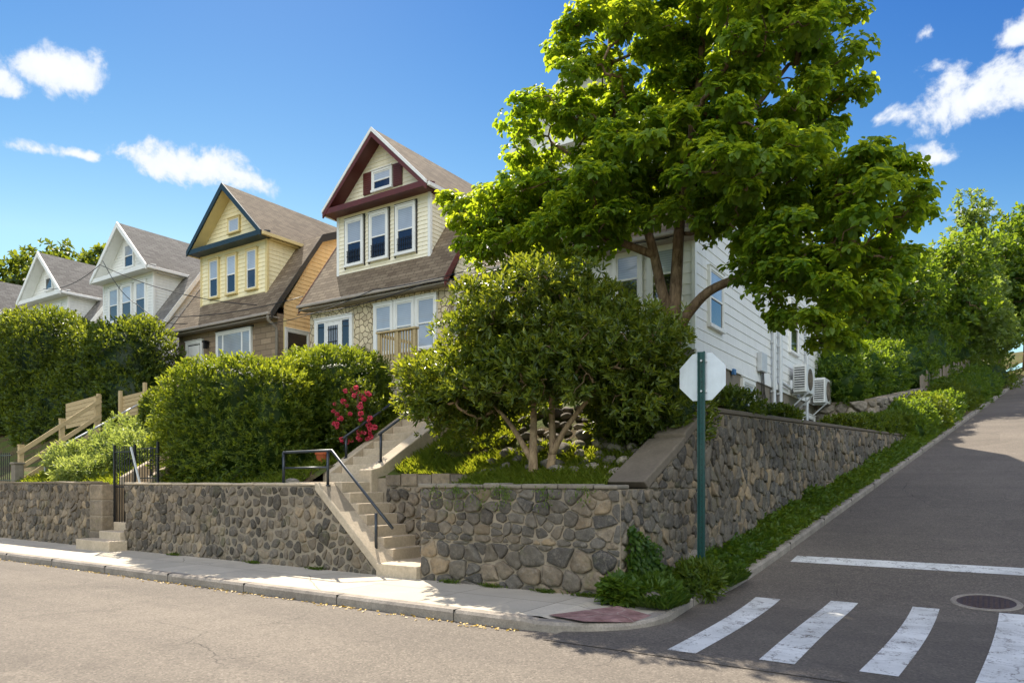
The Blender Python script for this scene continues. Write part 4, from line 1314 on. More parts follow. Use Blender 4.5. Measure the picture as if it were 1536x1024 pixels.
    f1 = dict(O=O, U=Ud, N=Nd, outline=[(0, .1), (uy(11.5), .2), (uy(11.5), 1.58), (0, 1.58)], su=.18, sv=.20, g=g, gap=.009, bulge=.036, rounding=.1)
    f1b = dict(O=O, U=Ud, N=Nd, outline=[(uy(9.47), 1.58), (uy(11.5), 1.58), (uy(11.5), 2.80)], su=.20, sv=.22, g=g, gap=.010, bulge=.04, rounding=.15)
    f2 = dict(O=O, U=Ud, N=Nd, outline=[(uy(11.5), .15), (uy(27), 2.45), (uy(27), 3.12), (uy(11.5), 2.80)], su=.165, sv=.235, g=g, gap=.009, bulge=.036, rounding=.15)
    def cap4(c):
        a = [P(9.30, 1.66, .05), P(10.55, 2.30, .05), P(10.55, 2.22, .05), P(9.42, 1.59, .05)]
        c.extrude([a[3], a[2], P(10.55, 2.36, .05), P(9.28, 1.68, .05)], tuple(-Nd*.62))
        c.extrude([P(10.56, 2.26, .05), P(11.45, 2.80, .05), P(11.45, 2.93, .05), P(10.53, 2.41, .05)], tuple(-Nd*.52))
        c.extrude([P(11.46, 2.81, .03), P(27.02, 3.125, .03), P(27.02, 3.19, .03), P(11.46, 2.89, .03)], tuple(-Nd*.47))
    wall_thing('retaining_wall', 'tall cobble wall climbing beside the sloping side street', core, [f1, f1b, f2], cap4, mat=M['stone_grey'], cap_mat=M['weathered'], mortar=M['mortar_dark'])
    # ---- right-hand stairs
    st = empty('staircase', (-9, 9.3, .15), 'concrete stairs with steel rails climbing to the cream house', 'stairs')
    for k2 in range(8):
        z1 = .15+.19*(k2+1)
        b = MB()
        if k2 == 0: b.box(-8.70, -7.57, YW+.362, 9.96, .0, z1-.002); b.box(-8.44, -7.57, YW-.10, YW+.361, .0, z1-.002)
        else:
            x = -8.50-.205*(k2-1)
            b.box(-11.19 if k2 == 7 else x-.24, x, YW+.365, 9.965, -.05, z1)
        b.build('step', M['concrete'], st, bevel=.012)
    for k2 in range(13):
        y = 9.97+.30*k2; z = 1.67+.172*(k2+1)
        b = MB(); b.box(-10.98, -10.02, y, y+.33, z-.34, z); b.build('step', M['concrete'], st, bevel=.012)
    b = MB(); b.extrude([(-11.2, 9.97, .5), (-11.2, 9.97, 1.86), (-11.2, 13.9, 4.12), (-11.2, 13.9, .5)], (.215, 0, 0)); b.build('cheek_wall', M['concrete'], st, bevel=.02)
    b = MB(); b.extrude([(-10.015, 9.80, .5), (-10.015, 9.80, 1.90), (-10.015, 10.05, 1.95), (-10.015, 13.9, 4.12), (-10.015, 13.9, .5)], (.33, 0, 0)); b.build('cheek_wall', M['concrete'], st, bevel=.02)
    # rails
    def rail(name, label, posts, path, extra=()):
        r = empty(name, (posts[0][0], posts[0][1], posts[0][2]), label, 'handrail')
        for (x, y, z0, z1) in posts:
            b = MB(); b.tube([(x, y, z0), (x, y, z1)], .026, 8); b.tube([(x, y, z0-.0), (x, y, z0+.02)], .05, 8); b.build('post', M['steel'], r, smooth=True)
        b = MB(); b.tube(path, .026, 8); b.build('top_rail', M['steel'], r, smooth=True)
        for e in extra:
            b = MB(); b.tube(e, .018, 8); b.build('lower_rail', M['steel'], r, smooth=True)
        return r
    yr = 8.92
    rail('handrail', 'dark steel handrail sloping down beside the lowest concrete steps', [(-11.08, yr, 1.6, 2.22), (-9.88, yr, 1.6, 2.22), (-8.70, yr, .5, 1.15)],
         [(-11.08, yr, 2.22), (-9.78, yr, 2.23), (-8.70, yr, 1.24), (-8.32, yr, .90)], [[(-11.08, yr, 1.93), (-9.88, yr, 1.93)]])
    rail('handrail', 'dark steel handrail on the left cheek of the upper steps', [(-11.09, 10.5, 2.15, 2.62), (-11.09, 12.3, 3.15, 3.66)], [(-11.09, 10.42, 2.56), (-11.09, 13.6, 4.42)])
    rail('handrail', 'dark steel handrail on the right cheek of the upper steps', [(-9.87, 10.25, 2.05, 2.62), (-9.87, 12.3, 3.2, 3.78)], [(-9.87, 10.2, 2.58), (-9.87, 13.6, 4.55)])
    # ---- gate stairs
    gs = empty('staircase', (-16.8, 8.9, .15), 'pale stone steps running up behind the iron gate', 'stairs')
    for i, (x0, x1, y0, z) in enumerate(((-17.55, -16.10, 8.28, .36), (-17.2, -16.29, 8.62, .54), (-17.2, -16.29, 8.95, .73))):
        b = MB(); b.box(x0, x1, y0, 9.3 if i else 8.70, -.02, z); b.build('step', M['concrete'], gs, bevel=.02)
    for i in range(14):
        b = MB(); b.box(-17.2, -16.25, 9.28+i*.27, 9.59+i*.27, .3+i*.19, .92+i*.19); b.build('step', M['concrete'], gs, bevel=.012)
    for x in (-16.24, -17.42):
        b = MB(); b.extrude([(x, 9.2, .5), (x, 9.2, 1.78), (x, 13.0, 4.0), (x, 13.0, .5)], (.2, 0, 0)); b.build('cheek_wall', M['concrete'], gs, bevel=.02)
    rail('handrail', 'black iron handrail rising behind the gate steps', [(-16.12, 9.25, 1.8, 2.55), (-16.12, 10.1, 2.3, 3.03), (-16.12, 11.1, 2.85, 3.58)], [(-16.12, 9.25, 2.55), (-16.12, 11.6, 3.86)], [[(-16.12, 9.3, 2.25), (-16.12, 11.6, 3.52)]])
    # ---- iron gate
    ig = empty('iron_gate', (-16.8, 8.98, .6), 'black wrought iron gate with bars across the stone steps', 'gate')
    b = MB()
    for x in (-17.20, -16.32): b.bar((x, 8.98, .58), (x, 8.98, 2.52), .045, .045)
    for z in (.70, 1.55, 2.36): b.bar((-17.2, 8.98, z), (-16.32, 8.98, z), .03, .03)
    b.build('gate_frame', M['iron'], ig)
    for i in range(7):
        b = MB(); x = -17.09+i*.11
        b.tube([(x, 8.98, .70), (x, 8.98, 2.45+.05*math.sin(i/6*math.pi))], .011, 6)
        b.build('bar', M['iron'], ig, smooth=True)
    b = MB(); b.bar((-16.40, 8.93, 2.46), (-16.02, 8.93, 1.63), .03, .04); b.build('brace', M['galv'], ig)
    fe = empty('iron_fence', (-15.9, 9.0, 1.63), 'short black iron fence on the wall top right of the gate', 'fence')
    b = MB()
    for z in (1.75, 2.42): b.bar((-16.28, 9.02, z), (-15.45, 9.02, z), .025, .025)
    b.bar((-15.45, 9.02, 1.64), (-15.45, 9.02, 2.56), .045, .045)
    for i in range(7): b.tube([(-16.2+i*.11, 9.02, 1.66), (-16.2+i*.11, 9.02, 2.42)], .010, 6)
    fe_m = b.build('railing', M['iron'], fe)

def build_wood():
    # stair rail of pine posts, climbing away from the sidewalk
    w = empty('wooden_fence', (-23.3, 9.5, 1.6), 'pine post and rail fence climbing the bank at the left', 'fence')
    P = [(-23.3, 9.5), (-23.3, 10.6), (-23.3, 11.62)]
    sl = .75
    for (x, y) in P:
        z = 1.46+sl*(y-9.5)
        b = MB(); b.box(x-.06, x+.06, y-.06, y+.06, z-.1, z+1.24); b.box(x-.07, x+.07, y-.07, y+.07, z+1.24, z+1.27); b.build('post', M['wood'], w)
    for dz in (1.08, .62, .22):
        b = MB(); b.bar((-23.23, 9.4, 1.46+dz-.07), (-23.23, 11.70, 1.46+dz+sl*2.3-.07), .04, .12); b.build('rail', M['wood'], w)
    p = empty('concrete_post', (-23.12, 9.35, 1.6), 'squat grey concrete post at the foot of the pine fence', 'post')
    b = MB(); b.box(-23.24, -23.0, 9.22, 9.46, 1.5, 2.15); b.box(-23.27, -22.97, 9.19, 9.49, 2.152, 2.21); b.build('shaft', M['grey_concrete'], p, bevel=.02)
    r = empty('pipe_rail', (-22.9, 9.9, 1.8), 'white painted pipe handrail beside the pine fence', 'handrail')
    b = MB(); b.tube([(-22.75, 9.9, 1.6), (-22.75, 9.9, 2.42), (-22.75, 10.0, 2.48), (-22.75, 13.0, 4.35)], .03, 8); b.tube([(-22.75, 11.6, 2.7), (-22.75, 11.6, 3.46)], .025, 8)
    b.build('tube', M['galv'], r, smooth=True)
    g = empty('side_gate', (-24.0, 9.3, 1.5), 'small dark barred gate beside the wooden post at the left edge', 'gate')
    b = MB()
    for i in range(8): b.bar((-24.45+i*.13, 9.3, 1.62), (-24.45+i*.13, 9.3, 2.5), .022, .022)
    for z in (1.7, 2.42): b.bar((-24.5, 9.3, z), (-23.4, 9.3, z), .03, .03)
    b.build('bars', M['steel'], g)
    o = empty('wooden_post', (-24.62, 9.25, 1.2), 'tall brown wooden post at the left picture edge', 'post')
    b = MB(); b.box(-24.72, -24.52, 9.15, 9.35, .1, 2.72); b.box(-24.74, -24.50, 9.13, 9.37, 2.722, 2.76); b.build('shaft', M['wood_grey'], o, bevel=.01)
    def panel(name, label, x0, x1, y0, y1, z0, z1, h, n, posts):
        f = empty(name, (x0, y0, z0), label, 'fence')
        for i in range(n):
            b = MB(); hh = h/n
            b.bar((x0, y0, z0+hh*(i+.5)), (x1, y1, z1+hh*(i+.5)), .03, hh-.012, rnd.random()); b.build('board', M['wood'], f)
        for (x, y, z, t) in posts:
            b = MB(); b.box(x-.06, x+.06, y-.10, y-.02, z-.4, z+t); b.build('post', M['wood'], f)
    panel('board_fence', 'horizontal board fence panel above the pine rail fence', -26.4, -24.1, 12.15, 12.15, 3.45, 3.62, .86, 6, [(-24.15, 12.15, 3.5, 1.0)])
    panel('board_fence', 'horizontal board fence panel left of the clipped hedge', -23.7, -20.4, 12.65, 12.65, 3.72, 3.95, .72, 6, [(-23.75, 12.65, 3.7, .92), (-22.3, 12.65, 3.8, .98), (-20.9, 12.65, 3.8, 1.1)])
# ------------------------------------------------------------------ planting
def build_plants():
    g = np.random.RandomState(5)
    # the big street-corner tree
    fk = (-4.78, 12.4, 4.45)
    stems = [
        ([(-4.80, 12.45, 2.5), (-4.84, 12.42, 3.4), fk], .185, .15),
        ([fk, (-5.00, 12.35, 5.2), (-5.12, 12.3, 5.9), (-5.45, 12.2, 7.0), (-5.9, 12.3, 8.6), (-6.0, 12.3, 9.8)], .11, .035),
        ([fk, (-4.74, 12.45, 5.3), (-4.70, 12.5, 6.4), (-4.45, 12.6, 8.0), (-4.3, 12.6, 9.6), (-4.2, 12.6, 11.4)], .125, .035),
        ([(-4.78, 12.4, 4.25), (-4.52, 12.35, 4.62), (-4.12, 12.3, 4.98), (-3.55, 12.35, 5.15), (-2.75, 12.5, 5.4), (-1.9, 12.6, 5.55)], .11, .04),
        ([(-5.08, 12.3, 5.75), (-5.7, 12.0, 6.05), (-6.5, 11.8, 6.5), (-7.6, 11.9, 6.95), (-8.9, 12.0, 7.15)], .075, .03),
        ([(-4.6, 12.55, 7.1), (-3.7, 12.8, 7.9), (-2.9, 12.9, 8.8)], .09, .03),
        ([(-4.72, 12.5, 6.2), (-4.2, 11.6, 6.9), (-3.9, 10.9, 7.4)], .08, .03),
        ([(-5.3, 12.25, 6.6), (-6.3, 12.4, 7.6), (-7.3, 12.4, 8.4)], .08, .03),
        ([(-4.75, 12.5, 6.0), (-5.0, 13.5, 7.0), (-5.0, 14.4, 8.2)], .08, .03),
    ]
    ells = [((-4.1, 12.5, 10.5), (1.75, 1.9, 1.9)), ((-5.7, 12.4, 9.0), (1.45, 1.9, 1.35)), ((-6.9, 12.2, 8.1), (1.2, 1.3, .9)), ((-8.2, 12.1, 7.1), (1.5, 1.3, .62)),
            ((-3.3, 12.5, 8.5), (1.6, 2.1, 1.6)), ((-2.2, 12.6, 5.75), (1.4, 1.8, 1.15)), ((-2.2, 12.5, 4.6), (1.0, 1.2, .8)), ((-7.2, 11.9, 6.7), (1.1, 1.0, .55)),
            ((-4.5, 11.4, 6.9), (1.5, 1.3, .8)), ((-6.0, 11.7, 6.7), (1.3, 1.1, .75)), ((-3.3, 11.6, 6.6), (1.2, 1.4, .9)), ((-1.6, 12.4, 6.0), (.9, 1.2, .8)), ((-7.7, 11.7, 6.35), (1.2, .8, .4)), ((-6.3, 11.7, 6.1), (.9, .8, .45)), ((-5.2, 11.9, 6.35), (1.3, .9, .55)), ((-5.4, 12.6, 7.6), (1.8, 1.6, .9)), ((-3.5, 12.4, 6.05), (1.0, 1.2, .65)), ((-2.95, 12.2, 5.45), (.8, 1.0, .55))]
    def skip(c):   # the open fork seen through the crown
        if (abs(c[0]+4.95) < .6 and c[2] < 5.75) or (c[2] < 5.2 and c[0] < -3.5) or c[1] > 15.2: return True
        return c[1] < 12.3 and ((abs(c[0]+4.75) < .3 and 6.2 < c[2] < 6.9) or (abs(c[0]+4.5) < .8 and 8.0 < c[2] < 9.3) or (abs(c[0]+6.6) < .5 and 7.5 < c[2] < 8.0))
    grow_tree('broadleaf_tree', 'tall broadleaf tree with forked trunk towering behind the octagonal sign', 'tree', (-4.8, 12.45, 2.7), stems, ells,
              640, .29, .31, 155, .122, .088, M['leaf_maple'], M['bark'], 21, flat=.55, up=1.1, tip=.0095, skip=skip, tvar=(.0, .5, .6), m=5, sl=.05, spread=(1.25, 1.6), grav=.35, lshell=.3, shell=.4)
    # round multi-stemmed evergreen on the corner lot
    b0 = (-6.08, 9.75, 1.62)
    st2 = [([b0, (-6.12, 9.8, 2.1), (-6.2, 9.95, 2.55), (-6.35, 10.2, 3.2), (-6.5, 10.3, 4.3)], .085, .03),
           ([(-6.13, 9.8, 2.0), (-6.42, 9.85, 2.4), (-6.75, 9.95, 2.75), (-7.5, 10.1, 3.3)], .055, .025),
           ([(-5.92, 9.95, 1.72), (-5.86, 10.0, 2.2), (-5.95, 10.1, 2.65), (-6.0, 10.2, 3.4), (-5.9, 10.3, 4.4)], .075, .03),
           ([(-5.88, 9.98, 2.1), (-5.66, 10.0, 2.5), (-5.4, 10.1, 2.85), (-4.9, 10.3, 3.5)], .055, .025)]
    e2 = [((-6.25, 10.3, 4.3), (1.55, 1.25, .85)), ((-7.75, 10.25, 3.35), (1.1, 1.0, .75)), ((-5.05, 10.4, 3.65), (1.05, 1.05, .85)),
          ((-6.5, 9.75, 3.35), (1.5, .85, .65)), ((-7.7, 9.9, 2.85), (.75, .75, .42)), ((-4.75, 10.5, 3.1), (.8, .8, .6)), ((-5.6, 9.7, 3.3), (.8, .7, .55))]
    grow_tree('evergreen_shrub_tree', 'round glossy evergreen with several pale stems above the corner wall', 'tree', b0, st2, e2,
              360, .21, .33, 170, .115, .040, M['leaf_ever'], M['bark_pale'], 8, flat=.8, up=.6, tip=.006, shell=.5, tvar=(.0, .3, .8), m=8, sl=.10, spread=(.3, 1.2), grav=0,
              skip=lambda c: c[2] < 2.95 and -6.9 < c[0] < -5.3)
    # dark bush behind the corner coping
    make_shrub('evergreen_bush', 'dark evergreen bush spilling over the sloped wall coping', 'bush', (-4.6, 11.2, 2.5),
               [((-4.75, 11.1, 3.1), (.75, .8, .75)), ((-4.35, 11.3, 2.7), (.55, .7, .55)), ((-5.2, 11.4, 2.9), (.7, .8, .7))], 11000, .10, .042, M['leaf_ever'], 31, core=.7, tvar=(0, .25, .5), up=.3)
    # clipped hedges
    make_shrub('clipped_hedge', 'big boxy hedge on the wall top, nearer the iron gate', 'hedge', (-14.4, 10, 1.6),
               [((-14.45, 10.15, 2.95), (1.75, 1.05, 1.38)), ((-13.1, 10.3, 2.8), (.9, .9, 1.2))], 60000, .095, .034, M['leaf_hedge'], 41, p=6.0, rough=.07, core=.8, depth=.2, tvar=(.0, .35, .75), sl=.16, m=10)
    make_shrub('clipped_hedge', 'hedge behind the roses, set back toward the cream house', 'hedge', (-12.6, 12, 2.2),
               [((-12.95, 11.9, 3.5), (1.25, 1.0, 1.18)), ((-13.6, 12.5, 3.9), (1.3, .9, 1.0))], 42000, .095, .034, M['leaf_hedge'], 42, p=4.5, rough=.09, core=.78, depth=.2, tvar=(.0, .3, .7), sl=.16, m=10)
    # tall privet mass at the left
    make_shrub('privet_bush', 'huge dark privet bush at the left edge, behind the pine fence', 'bush', (-28, 13.8, 2.5),
               [((-31.6, 13.9, 6.0), (2.6, 1.5, 2.35)), ((-34.5, 13.9, 5.9), (2.4, 1.5, 2.4)), ((-37.5, 13.7, 5.6), (2.4, 1.4, 2.5)), ((-30.2, 13.4, 4.2), (3.0, 1.0, 1.9))], 80000, .15, .07, M['leaf_dark'], 51, p=2.6, rough=.17, core=.75, tvar=(.0, .35, .8), nscale=1.3, sl=.26, depth=.28)
    make_shrub('privet_bush', 'tall dark privet bush in front of the yellow house corner', 'bush', (-23, 14.4, 2.5),
               [((-26.2, 14.2, 5.35), (1.9, 1.3, 2.2)), ((-28.4, 14.2, 5.2), (1.5, 1.3, 2.0)), ((-25.3, 13.9, 4.4), (1.3, 1.1, 1.5)), ((-27.4, 13.5, 4.1), (2.2, .9, 1.5))], 44000, .14, .065, M['leaf_dark'], 52, p=2.6, rough=.17, core=.75, tvar=(.0, .35, .8), nscale=1.3, sl=.26, depth=.28)
    # weeds on the bank behind the left wall
    k = 0
    for (x, y, rx, rz, lab) in ((-21.9, 10.2, .9, .5, 'silvery weed clump beside the pale pipe handrail'), (-20.6, 10.6, 1.0, .7, 'tall sprawling weed clump in the middle of the left bank'),
                                (-19.2, 10.5, .9, .7, 'bright weed clump left of the iron gate'), (-19.6, 11.8, .9, .75, 'green weed clump below the board fence'),
                                (-21.3, 11.6, 1.0, .7, 'weed clump between the two board fence panels'), (-18.1, 11.3, .7, .6, 'weed clump above the gate steps'), (-20.2, 9.7, .9, .35, 'low weed clump spilling onto the left wall')):
        z = lot1(x, y); k += 1
        make_shrub('weed_clump', lab, 'weeds', (x, y, z), [((x, y, z+rz*.5), (rx, .65, rz))], 3800, .13, .04, M['leaf_weed'], 60+k, core=None, rough=.35, depth=.8, up=.3, p=2)
    make_shrub('small_bush', 'small dark bush in front of the board fence by the hedge', 'bush', (-20.3, 12.2, 3.2), [((-20.3, 12.1, 3.75), (.8, .55, .6))], 4500, .11, .055, M['leaf_dark'], 71, core=.6)
    # roses
    rb = make_shrub('rose_bush', 'rose bush full of red flowers beside the upper steps', 'rose bush', (-11.55, 11.3, 2.2), [((-11.5, 11.15, 3.05), (.50, .45, .62)), ((-11.8, 11.2, 2.7), (.42, .4, .4))], 5200, .07, .04, M['leaf_ever'], 81, core=None, depth=.7, rough=.3,
                    stems=[([(-11.6, 11.3, 2.1), (-11.5, 11.2, 2.8), (-11.35, 11.1, 3.6)], .02), ([(-11.6, 11.3, 2.1), (-11.8, 11.1, 2.8), (-11.95, 11.0, 3.4)], .018)])
    gg = np.random.RandomState(82)
    first = None
    for i in range(46):
        d = nrm(gg.normal(size=(1, 3)))[0]; d[1] = -abs(d[1])
        p = np.array([-11.42, 11.15, 3.08])+d*np.array([.55, .5, .66])*(.85+.25*gg.rand())
        if first is None:
            n = 50; dd = nrm(gg.normal(size=(n, 3))); 
            first = leaf_mesh('flower', p+dd*.02, nrm(dd+np.array([0, 0, .6])), nrm(np.cross(dd, gg.normal(size=(n, 3)))), .036, .04, gg.rand(n), M['petal'], rb)
            first.data.transform(__import__('mathutils').Matrix.Translation(-(Vector(p)-origin_of(rb)))); first.location = Vector(p)-origin_of(rb)
        else:
            c = first.copy(); COL.objects.link(c); c.parent = rb; c.location = Vector(p)-origin_of(rb)
            s = .7+.7*gg.rand(); c.scale = (s, s, s); c.rotation_euler = (gg.rand()*3, gg.rand()*3, gg.rand()*3)
    pt = empty('flower_pot', (-11.75, 10.45, 2.0), 'small terracotta pot at the foot of the hedge by the upper steps', 'flower pot')
    b = MB(); n = 20
    prof = [(.09, 0), (.13, .22), (.15, .22), (.15, .28), (.12, .28), (.11, .2)]
    P = [(-11.75+r*math.cos(i*2*math.pi/n), 10.45+r*math.sin(i*2*math.pi/n), 2.02+z) for r, z in prof for i in range(n)]
    b.raw(P, [(a*n+i, a*n+(i+1) % n, (a+1)*n+(i+1) % n, (a+1)*n+i) for a in range(5) for i in range(n)]+[tuple(range(n))[::-1], tuple(range(5*n, 6*n))])
    b.build('pot', M['terracotta'], pt)
    # plants along the side wall top and the verge
    k = 0
    for (y, rx, rz, lab) in ((13.6, .55, .32, 'leafy plant on the cobble wall top nearest the sign'), (16.2, .5, .22, 'low green plant on the cobble wall below the basement window'), (21.5, .6, .30, 'clipped round bush on the wall before the basement door'),
                             (23.0, .6, .36, 'second round bush from the basement door on the wall top'), (24.4, .6, .40, 'rounded bush midway along the row on the wall top'), (25.8, .65, .45, 'yellow-green bush in the row on the wall top'), (27.3, .7, .5, 'last bush of the row on the end of the cobble wall')):
        k += 1; x = xw(y)-.55; z = (2.85 if y < 27 else 2.95)+.02*(y-13)
        make_shrub('low_bush', lab, 'bush', (x, y, z), [((x, y, z+rz*.5), (rx, rx*1.1, rz))], 3400, .09, .045, M['leaf_hedge' if k > 3 else 'leaf_ever'], 90+k, group='bushes along the cobble wall top', core=.7)
    k = 0
    for (y, dx, rx, rz, lab) in ((28.2, -.9, .9, .65, 'dark roadside shrub at the end of the cobble wall'), (29.6, -1.0, 1.0, .8, 'bushy roadside shrub just past the cobble wall'), (31.5, -1.0, 1.1, .8, 'dense shrub beside the kerb below the far stone wall'),
                                 (33.6, -1.0, 1.1, .75, 'roadside shrub in front of the far stone wall'), (36, -1.1, 1.2, .7, 'roadside shrub below the plank fence'), (39, -1.1, 1.3, .8, 'roadside shrub halfway up the hill'), (43, -1.2, 1.6, .9, 'wide roadside shrub under the pale tree'),
                                 (48, -1.3, 1.8, 1.0, 'far roadside shrub up the hill'), (54, -1.4, 2.2, 1.2, 'farthest roadside shrub near the hilltop')):
        k += 1; x = xk(y)+dx; z = zs(y)+.1
        make_shrub('roadside_shrub', lab, 'shrub', (x, y, z), [((x-.1, y, z+rz*.45), (rx*.85, rx*1.2, rz*1.1)), ((x+.1, y-rx*.7, z+rz*.25), (rx*.6, rx*.7, rz*.75))], 6000, .13, .065, M['leaf_hedge' if k % 3 == 0 else 'leaf_tree'], 110+k, group='shrubs along the uphill kerb', core=.72)
    # trees up the hill and behind the houses
    def far_tree(x, y, h, r, lab, leaf, seed, L=.30, trunk=.2, cone=False, group=None, n=None, z0=None):
        z = (max(lot1(x, y), zs(y)) if x > -60 else 5.0) if z0 is None else z0
        st = [([(x, y, z-.2), (x+.1, y, z+h*.25), (x-.1, y+.1, z+h*.55), (x, y, z+h*.9)], trunk, trunk*.2)]
        if cone:
            el = [((x, y, z+h*(.18+.8*i/7)), (r*(1-.8*i/7), r*(1-.8*i/7), h*.09)) for i in range(8)]
        else:
            gq = np.random.RandomState(seed)
            el = [((x, y, z+h*.62), (r*.8, r*.8, h*.33))]
            for i in range(6):
                a = gq.uniform(0, 6.28); el.append(((x+math.cos(a)*r*.55, y+math.sin(a)*r*.55, z+h*gq.uniform(.35, .78)), (r*.5, r*.5, h*.17)))
        return grow_tree('hillside_tree', lab, 'tree', (x, y, z), st, el, n or 110, r*.2, r*.29, 95, L, L*.6, leaf, M['bark'], seed, group=group, flat=.7, up=.5, tip=.014*trunk/.2, sides=4, shell=.35, tvar=(.0, .4, .7), m=6, sl=L*.5, spread=(.5, 1.4), grav=.15)
    G1 = 'trees lining the uphill street'
    T = M['leaf_tree']; S = M['leaf_spruce']
    far_tree(-5.3, 43.0, 9.0, 3.3, 'broad tree over the far stone wall behind the corner house', T, 201, .26, group=G1, n=150)
    far_tree(-3.6, 50.0, 9.4, 3.2, 'bright green tree in front of the plank fence', T, 202, .28, group=G1, n=140)
    far_tree(-1.4, 61.0, 12.4, 3.0, 'pale pointed tree standing tallest up the hill', S, 203, .30, cone=True, group=G1, n=190)
    far_tree(-2.6, 56.0, 8.2, 3.0, 'lower bushy tree left of the pale pointed tree', S, 204, .30, group=G1, n=130)
    far_tree(.4, 68.0, 11.0, 3.8, 'dense tree right of the pale pointed tree', T, 205, .34, group=G1, n=150)
    far_tree(2.3, 78.0, 14.5, 4.4, 'tall dark tree at the right picture edge', T, 206, .38, group=G1, n=170)
    far_tree(4.2, 92.0, 13.0, 5.0, 'tree on the crest hanging over the road', T, 207, .42, group=G1)
    far_tree(-8.5, 48.0, 9.5, 3.6, 'shaded tree deep behind the corner house', T, 208, .32, group=G1)
    far_tree(-6.0, 70.0, 11.5, 4.6, 'tree filling the back of the uphill thicket', T, 209, .38, group=G1)
    far_tree(7.0, 112.0, 13, 6, 'farthest tree on the hill crest', T, 210, .5, group=G1)
    G2 = 'trees behind the row of houses'
    far_tree(-76.0, 34.0, 20.5, 6.0, 'tall dark tree at the left edge above the grey roofs', M['leaf_dark'], 221, .55, .35, group=G2, n=150, z0=4.5)
    far_tree(-70.5, 35.0, 17.6, 4.2, 'rounded tree between the left edge and the small gabled house', M['leaf_dark'], 222, .5, .3, group=G2, n=110, z0=4.5)
    far_tree(-62.5, 34.0, 18.6, 3.6, 'tree rising behind the small gabled white house', M['leaf_dark'], 223, .5, .3, group=G2, n=110, z0=4.5)
    far_tree(-66.0, 38.0, 17.8, 3.4, 'low treetop just over the small gabled house ridge', M['leaf_dark'], 224, .5, .3, group=G2, n=90, z0=4.5)
    for (y, dx, r, z, lab) in ((30.6, -1.3, 1.1, 1.3, 'bush growing on top of the far stone wall, nearest its corner'), (33.5, -1.2, 1.2, 1.3, 'bush hanging over the middle of the far stone wall'), (36.8, -1.2, 1.2, 1.2, 'bush at the uphill end of the far stone wall'), (41.0, -1.0, 1.5, .9, 'bush rising behind the plank fence'), (47.0, -1.4, 2.0, 1.2, 'large bush in front of the pale pointed tree trunk'), (57.0, -1.6, 2.4, 1.2, 'large bush under the dense trees near the hilltop')):
        x = xk(y)-2.5+dx; z0 = zs(y)+z+.35
        make_shrub('thicket_bush', lab, 'bush', (x, y, z0), [((x, y, z0+r*.6), (r, r*1.2, r*1.1)), ((x+.5, y-.6, z0+r*.25), (r*.7, r*.8, r*.7))], 5200, .15, .08, T, int(400+y), core=.7)
    # lawn grass, ground cover and verge planting
    def scatter(n, x0, x1, y0, y1, keep):
        x = g.uniform(x0, x1, n); y = g.uniform(y0, y1, n)
        m = keep(x, y); return x[m], y[m]
    xs, ys = scatter(36000, -9.65, -4.6, 9.12, 13.0, lambda x, y: (x < xw(y)-.45) & ~((x < -7.3) & (y < 10.32)) & ~((x < -9.6)) & (snoise(np.stack([x, y, x*0], 1), 2.2, 4) > -.75+1.15*np.clip(y-10.3, 0, 1)*(x > -7.4)))
    tag(blades('lawn_grass', np.stack([xs, ys, lot(xs, ys)-.01], 1), .13, .012, M['grass'], 301), kind='stuff')
    xs, ys = scatter(26000, -23, -11.3, 9.18, 13.5, lambda x, y: ~((x > -17.5) & (x < -16)) & ~((x > -15.9) & (x < -12.4) & (y > 9.4) & (y < 11.2)))
    tag(blades('bank_grass', np.stack([xs, ys, lot(xs, ys)-.01], 1), .17, .013, M['grass'], 302), kind='stuff')
    def zv(x, y):
        z = np.array([zs(t) for t in y])
        return z+.12+.2*np.clip((np.array([xk(t) for t in y])-.165-x)/.8, 0, 1)*np.clip(y-8.9, 0, 1)
    n = 40000
    y = 8.3+ (g.rand(n)**1.5)*24; a = xw(y)-.02; c = np.where(y > 9.4, xk(y)-.14, -3.42-.35*(9.4-y)); x = a+(c-a)*g.rand(n)
    m = ~((y > 8.6) & (y < 9.6) & (x > -3.45))
    x, y = x[m], y[m]
    u = (x-xw(y))/np.maximum(.1, (xk(y)-xw(y)))
    hump = .10+.24*np.abs(snoise(np.stack([x*1.2, y, y*0], 1), 2.4, 6))
    z = np.where(y < 8.95, .15, zv(x, y))
    hgt = hump*np.clip(1.25-u, .35, 1)
    P = np.stack([x, y, z+hgt*g.rand(len(x))], 1)
    N = nrm(g.normal(size=P.shape)*.55+np.array([0, -.1, 1])); A = nrm(np.cross(N, g.normal(size=P.shape))+np.array([0, 0, .25]))
    ln = .115*(.5+.9*g.rand(len(x)))
    tt = .1+.5*(.5+.5*snoise(P, 1.6, 3))*1+.35*g.rand(len(x))
    tag(leaf_mesh('verge_ground_cover', P, A, N, ln, ln*.46, tt, M['cover']), kind='stuff')
    n = 9000
    y = 8.25+2.9*g.rand(n); x = -3.95+.75*g.rand(n)+.05*(y-9)
    m = snoise(np.stack([x, y, y*0], 1), 3.0, 8) > -.1
    x, y = x[m], y[m]
    tag(blades('verge_grass', np.stack([x, y, np.where(y < 8.95, .14, zv(x, y))], 1), .15, .014, M['cover'], 303, lean=.7), kind='stuff')
    # tufts at the foot of the walls and moss hanging on the corner wall
    n = 800
    x = np.concatenate([g.normal(c, .10, n//8) for c in (-14.2, -11.6, -9.9, -6.9, -6.1, -5.2, -4.6, -4.3)])
    tag(blades('wall_foot_weeds', np.stack([x, g.uniform(8.58, 8.68, len(x)), np.full(len(x), .137)], 1), .07, .010, M['cover'], 304, lean=.8), kind='stuff')
